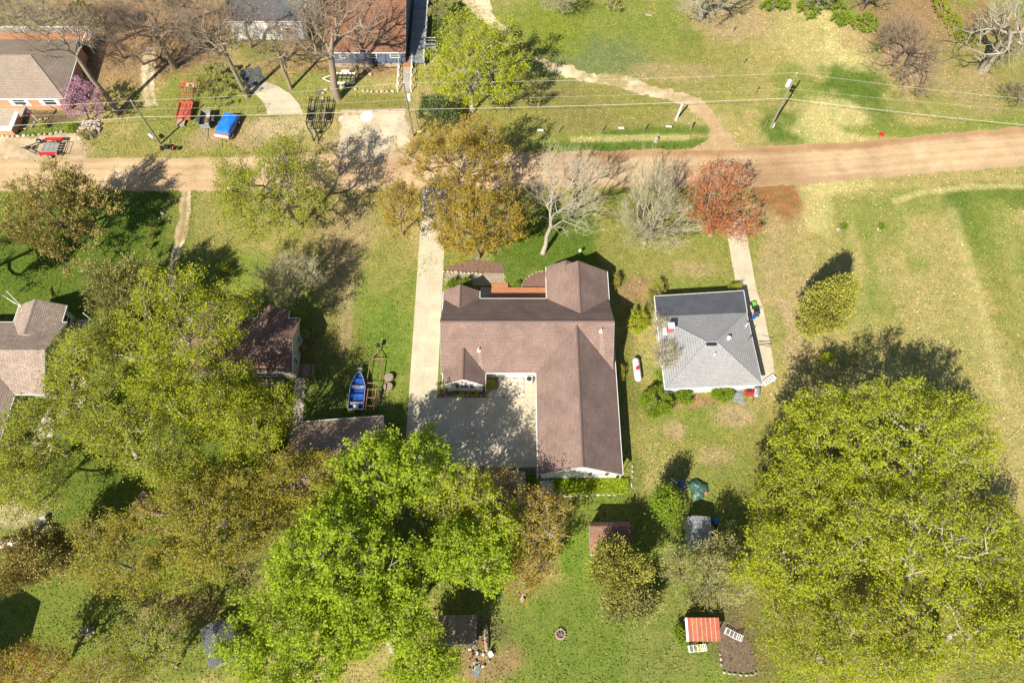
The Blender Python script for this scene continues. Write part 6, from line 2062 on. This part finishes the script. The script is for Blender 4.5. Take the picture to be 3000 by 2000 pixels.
MB().lathe([(.44, 1.15), (.4, 1.25), (0, 1.28)], (0, 0, 0), 12).build('lid', MT['blue_plastic'], t)
t = thing('bench_frame', "thin black metal frame at the foot of the curved concrete drive", 'frame', tuple(P(768, 325)))
bars(MB(), [(-.6, -.4, .1), (-.3, .3, .9), (.6, .6, .9), (.3, -.1, .1)], .03, True).build('frame', MT['black'], t)

# flag poles
def flag(label, base, rise, stripes=True, fl=1.3):
    b = Vector(base)
    t = thing('flag', label, 'flag', tuple(b))
    e = Vector(rise)
    MB().tube([(0, 0, 0), e], .03, 6).build('flagpole', MT['white'], t)
    u = e.normalized()
    sd = Vector((.55, -.35, -.75)).normalized()
    st = e * .45
    for i in range(7):
        a = st + sd * (.11 * i)
        m = MB()
        for k in range(5):
            f0, f1 = k / 5, (k + 1) / 5
            q = lambda f, o: a + u * (fl * f) + sd * o + Vector((0, .05 * math.sin(f * 9 + o * 5), .04 * math.cos(f * 8)))
            if i < 4 and f0 >= .6:
                continue
            m.quad(q(f0, 0), q(f1, 0), q(f1, .11), q(f0, .11))
        m.build('stripe', MT['flag_red'] if i % 2 == 0 else MT['white'], t)
    q = lambda f, o: st + u * (fl * f) + sd * o + Vector((0, .01, .06))
    MB().quad(q(.6, 0), q(1, 0), q(1, .44), q(.6, .44)).build('canton', MT['flag_blue'], t)


flag("striped flag on a slanted wall pole over the lush lawn", tuple(P(62, 898, 3.0)), (-1.9, 1.0, 1.0))
p = P(122, 368)
t = thing('flagpole', "leaning white flagpole with a dark furled flag at the peach house porch", 'flagpole', tuple(p))
MB().tube([(0, 0, 0), tuple(P(72, 312, 3.2) - p)], .045, 6).build('pole', MT['white'], t)
a, b = P(88, 330, 2.4) - p, P(68, 306, 3.3) - p
MB().tube([a, (a + b) / 2 + Vector((.1, -.1, -.1)), b], .16, 7, .08).build('furled_flag', MT['flag_blue'], t)
MB().tube([a + Vector((.1, -.1, -.3)), a + (b - a) * .5 + Vector((.15, -.15, -.3))], .12, 6).build('flag_stripe', MT['flag_red'], t)

# ------------------------------------------------------------------ south-east corner
def deck_chair(label, px, rz):
    t = thing('deck_chair', label, 'chair', tuple(P(*px)), rz, 'striped reclining chairs')
    bars(MB(), [(-.75, -.3, .38), (.35, -.3, .38), (.95, -.3, .8), (.95, .3, .8), (.35, .3, .38), (-.75, .3, .38)], .025, True).build('frame', MT['white'], t)
    for i in range(6):
        MB().box((-.65 + i * .2, 0, .40), (.11, .56, .02)).build('strap', MT['stripe_cloth' if i % 2 == 0 else 'grey_cloth'], t)
    for i in range(3):
        MB().box((.48 + i * .17, 0, .50 + i * .115), (.11, .56, .02), 0, (math.radians(-35), 'Y')).build('strap', MT['stripe_cloth'], t)
    for x in (-.6, .4):
        for y in (-.28, .28):
            MB().box((x, y, .19), (.03, .03, .38)).build('leg', MT['white'], t)


deck_chair("striped recliner on the bare soil pad", (2142, 1856), math.radians(-28))
deck_chair("striped recliner with a yellow cushion below the red metal roof", (2036, 1898), math.radians(5))
p = P(2049, 1896, .5)
tag(MB().box((p.x, p.y, .48), (.3, .3, .06)).lathe([(0, .5), (.1, .5), (.06, .56), (0, .57)], (p.x, p.y, 0), 8).build('cushion', MT['yellow']), "yellow cushion lying on the lower striped recliner", 'cushion')
for (x, y), lb in (((1425, 1868), "long brown timber trough beside the flat-roofed shed"),):
    t = thing('canoe', lb, 'trough', tuple(P(x, y)), math.radians(3))
    MB().lathe([(.02, -1.35), (.2, -1.1), (.26, 0), (.22, 1.0), (.05, 1.4)], (0, 0, .2), 8, 'y').build('hull', MT['wood'], t)
    MB().box((0, 0, .38), (.3, 2.0, .05)).build('plank', MT['wood'], t)
t = thing('junk_heap', "heap of mixed household junk beside the flat-roofed shed", 'junk heap', tuple(P(1390, 1915)))
cols = ['offwhite', 'wood', 'soil', 'red', 'steel', 'wood', 'grey_cloth', 'blue_tarp', 'rust', 'grey_cloth', 'mulch', 'steel', 'yellow']
for i in range(46):
    x, y = RND.gauss(0, .55), RND.gauss(0, .75)
    s = RND.uniform(.08, .22)
    mb = MB().box((x, y, .1 + s * .3), (s, s * RND.uniform(.6, 1.8), s * .7), RND.uniform(0, 3), (RND.uniform(-.5, .5), 'X'))
    mb.build('junk_piece', MT[cols[i % len(cols)]], t)
t = thing('garden_chair', "white plastic garden chair toppled beside the junk heap", 'chair', tuple(P(1438, 1916)), .6)
MB().box((0, 0, .4), (.45, .45, .04)).build('seat', MT['white'], t)
MB().box((0, .24, .65), (.45, .04, .5)).build('backrest', MT['white'], t)
for x in (-.2, .2):
    for y in (-.2, .2):
        MB().box((x, y, .2), (.04, .04, .4)).build('leg', MT['white'], t)
t = thing('pallet', "dark slatted pallet on the grass below the junk heap", 'pallet', tuple(P(1396, 1965)), math.radians(-20))
for i in range(5):
    MB().box((-.3 + i * .15, 0, .14), (.11, 1.0, .03)).build('slat', MT['grey_deck'], t)
for y in (-.45, 0, .45):
    MB().box((0, y, .06), (.72, .09, .12)).build('bearer', MT['grey_deck'], t)
for (x, y), c, lb in (((2093, 1528), 'blue_plastic', "blue drum behind the grey metal shed"),):
    t = MB().lathe([(0, 0), (.28, 0), (.3, .4), (.28, .85), (0, .85)], tuple(P(x, y)), 12).build('drum', MT[c])
    tag(t, lb, 'drum')
t = thing('garden_tractor', "orange garden tractor parked in the shade beside the grey metal shed", 'tractor', tuple(P(2090, 1585)), math.radians(80))
MB().box((.35, 0, .6), (.8, .55, .4)).build('hood', mat_plain("tractor_orange", (.60, .13, .03), None, 4, .5), t)
MB().box((-.45, 0, .7), (.4, .45, .1)).build('seat', MT['black'], t)
bars(MB(), [(0, 0, .7), (-.12, 0, 1.0)], .03).build('steering_column', MT['black'], t)
for x, r in ((.6, .22), (-.45, .34)):
    for s in (-1, 1):
        wheel(t, (x, s * .4, r), r, .2)
t = thing('lumber_bundle', "pale boards stacked beside the grey metal shed", 'lumber', tuple(P(2080, 1560)))
for i in range(3):
    MB().box((.05 + i * .12, 0, .2 + .05 * i), (.1, 1.6, .06)).build('board', MT['wood'], t)
bz = P(1800, 680)
tag(MB().lathe([(0, .9), (.14, .9), (.2, 1.1), (.12, 1.25), (0, 1.28)], tuple(P(1697, 747)), 10).tube([P(1697, 747), P(1697, 747, .9)], .04, 6).build('garden_globe', MT['white']), "white globe lamp standing on the front lawn edge", 'garden lamp')
tag(MB().tube([P(1870, 826), P(1879, 818, .9)], .09, 7, .03).build('branch_stub', MT['bark_pale']), "pale stub of a cut sapling in the leaf litter bed", 'stub')
tag(MB().box(tuple(P(1900, 45, .12)), (1.0, .18, .2), -.2).build('fallen_log', MT['bark_pale']), "short pale log lying on the north meadow", 'log')
t = thing('wheelbarrow', "grey wheelbarrow under the lime tree at the western track", 'wheelbarrow', tuple(P(130, 1528)), .4)
MB().lathe([(.2, .35), (.5, .65)], (0, 0, 0), 6).build('tray', MT['steel'], t)
bars(MB(), [(-.9, -.3, .5), (.6, 0, .25), (-.9, .3, .5)], .03).build('handle', MT['wood'], t)
wheel(t, (.6, 0, .2), .2, .08)
t = thing('kayak', "yellow and white kayak lying by the bronze cedar at the western edge", 'kayak', tuple(P(128, 1547)), math.radians(4))
MB().lathe([(.02, -1.6), (.22, -1.0), (.30, 0), (.22, 1.0), (.02, 1.6)], (0, 0, .3), 10, 'x').build('hull', MT['white'], t, False, True)
MB().lathe([(.02, .9), (.23, 1.0), (.03, 1.62)], (0, 0, .31), 10, 'x').build('bow', MT['yellow'], t)
MB().disc((0, 0, .58), .24, .06).build('cockpit', MT['black'], t)

# ------------------------------------------------------------------ ground cover, tufts, litter
def scatter(name, label, pts, mat, size, kind='stuff', h=.15, cols=None, flat=.5):
    n = len(pts)
    rg = np.random.default_rng(n)
    p = np.c_[pts, np.zeros(n)]
    a = norm(rg.normal(size=(n, 3)) * np.array([1, 1, flat]))
    nr = norm(rg.normal(size=(n, 3)) * .8 + np.array([0, 0, 1]))
    b = norm(np.cross(nr, a))
    s = (size * rg.uniform(.5, 1.3, n) * .5)[:, None]
    p[:, 2] = .02 + h * rg.random(n)
    v = np.stack([p - a * s, p + b * s * .55, p + a * s, p - b * s * .55], 1).reshape(-1, 3)
    v[:, 2] = np.maximum(v[:, 2], .012)
    me = np_mesh(name, v, np.arange(4 * n).reshape(-1, 4), [mat])
    if cols is not None:
        set_turf(me, np.repeat(cols, 4, 0))
    TRI[0] += 2 * n
    return tag(link(name, me), label, None, None, kind)


rg = np.random.default_rng(77)
x = rg.uniform(4.2, 12.9, 9000); y = rg.uniform(16.45, 18.2, 9000)
k = (x > 4.4 + .8 * rg.random(9000)) & (np.hypot(np.maximum(x - 12.1, 0), np.minimum(y - 17.2, 0)) < .85)
scatter('ground_cover', "bright green ground cover filling the bed under the wing's end wall", np.c_[x, y][k], MT['l_green'], .22, h=.32)
x = rg.uniform(1.5, 2.7, 900); y = rg.uniform(15.4, 18.8, 900)
scatter('bed_plants', "low dark green plants in the shaded garden bed", np.c_[x, y], MT['l_bush'], .2, h=.3)

# turf blades: a loose layer of tufts coloured by the turf they stand in
m, nt, bs = _new("blades")
at = nt.nodes.new("ShaderNodeAttribute")
at.attribute_name = "turf"
g = nt.nodes.new("ShaderNodeNewGeometry")
r = _ramp(nt, g.outputs["Random Per Island"], [(0, (.45, .52, .38)), (.5, (.95, 1.0, .9)), (.8, (1.45, 1.38, 1.4)), (1, (1.9, 1.75, 2.1))])
nt.links.new(_mix(nt, 1.0, at.outputs["Color"], r, 'MULTIPLY'), bs.inputs["Base Color"])
bs.inputs["Roughness"].default_value = .95
bs.inputs["Specular IOR Level"].default_value = .1
MT['blades'] = m
n = 300000
x, y = rg.uniform(-72, 72, n), rg.uniform(-3, 98, n)
ok = np.abs(x) < (75 + y * .9) * .78
ok &= ~((x > -12.4) & (x < 12.3) & (y > 15) & (y < 44) & ((x < 3) | (y > 18)))
road_lo, road_hi = [], []
for px in range(-260, 3300, 60):
    road_lo.append((P(px, np.interp(px, [-260, 600, 1215, 2200, 2370, 2500, 2700, 3000, 3300], [562, 561, 553, 552, 538, 528, 510, 490, 465]))))
    road_hi.append((P(px, np.interp(px, [-260, 600, 1300, 2000, 2480, 2700, 3000, 3300], [462, 461, 446, 438, 418, 396, 371, 345]))))
lo = np.interp(x, [p.x for p in road_lo], [p.y for p in road_lo])
hi = np.interp(x, [p.x for p in road_hi], [p.y for p in road_hi])
ok &= ~((y > lo + .1) & (y < hi - .1))
for poly in ([(990, 330), (1192, 325), (1195, 462), (995, 462)], [(0, 404), (230, 390), (240, 470), (0, 470)], [(2135, 716), (2195, 716), (2272, 1116), (2228, 1128)], [(722, 240), (888, 240), (888, 335), (722, 335)],
             [(858, 1100), (893, 1100), (890, 1240), (858, 1240)], [(530, 560), (560, 560), (510, 880), (478, 880)], [(2215, 545), (2400, 525), (2320, 660)], [(1560, 165), (2140, 300), (2150, 440), (2060, 440), (2040, 330), (1640, 230)]):
    q = [P(*p) for p in poly]
    ins_ = np.zeros(n, bool)
    j = len(q) - 1
    for i in range(len(q)):
        c = ((q[i].y > y) != (q[j].y > y)) & (x < (q[j].x - q[i].x) * (y - q[i].y) / (q[j].y - q[i].y + 1e-12) + q[i].x)
        ins_ ^= c
        j = i
    ok &= ~ins_
ok &= (F2.fbm(x, y, .5, 4) + .6 * rg.random(n)) > .72
x, y = x[ok], y[ok]
tt = Turf(x, y)
paint_turf(tt)
settle(tt)
scatter('grass', "short grass blades and dry tufts over the lawns and meadow", np.c_[x, y], MT['blades'], .23, h=.05, cols=tt.c, flat=.25)
# dandelions and fallen pale leaves
nf = 2600
fx, fy = rg.uniform(-50, 50, nf), rg.uniform(-2, 75, nf)
kk = (F1.fbm(fx, fy, .12, 3) > .52) & ~((fx > -12.4) & (fx < 12.3) & (fy > 15) & (fy < 44))
scatter('dandelions', "scattered yellow dandelion heads in the grass", np.c_[fx, fy][kk], MT['yellow'], .10, h=.06, flat=.1)
print("triangles", TRI[0], "objects", len(bpy.data.objects))
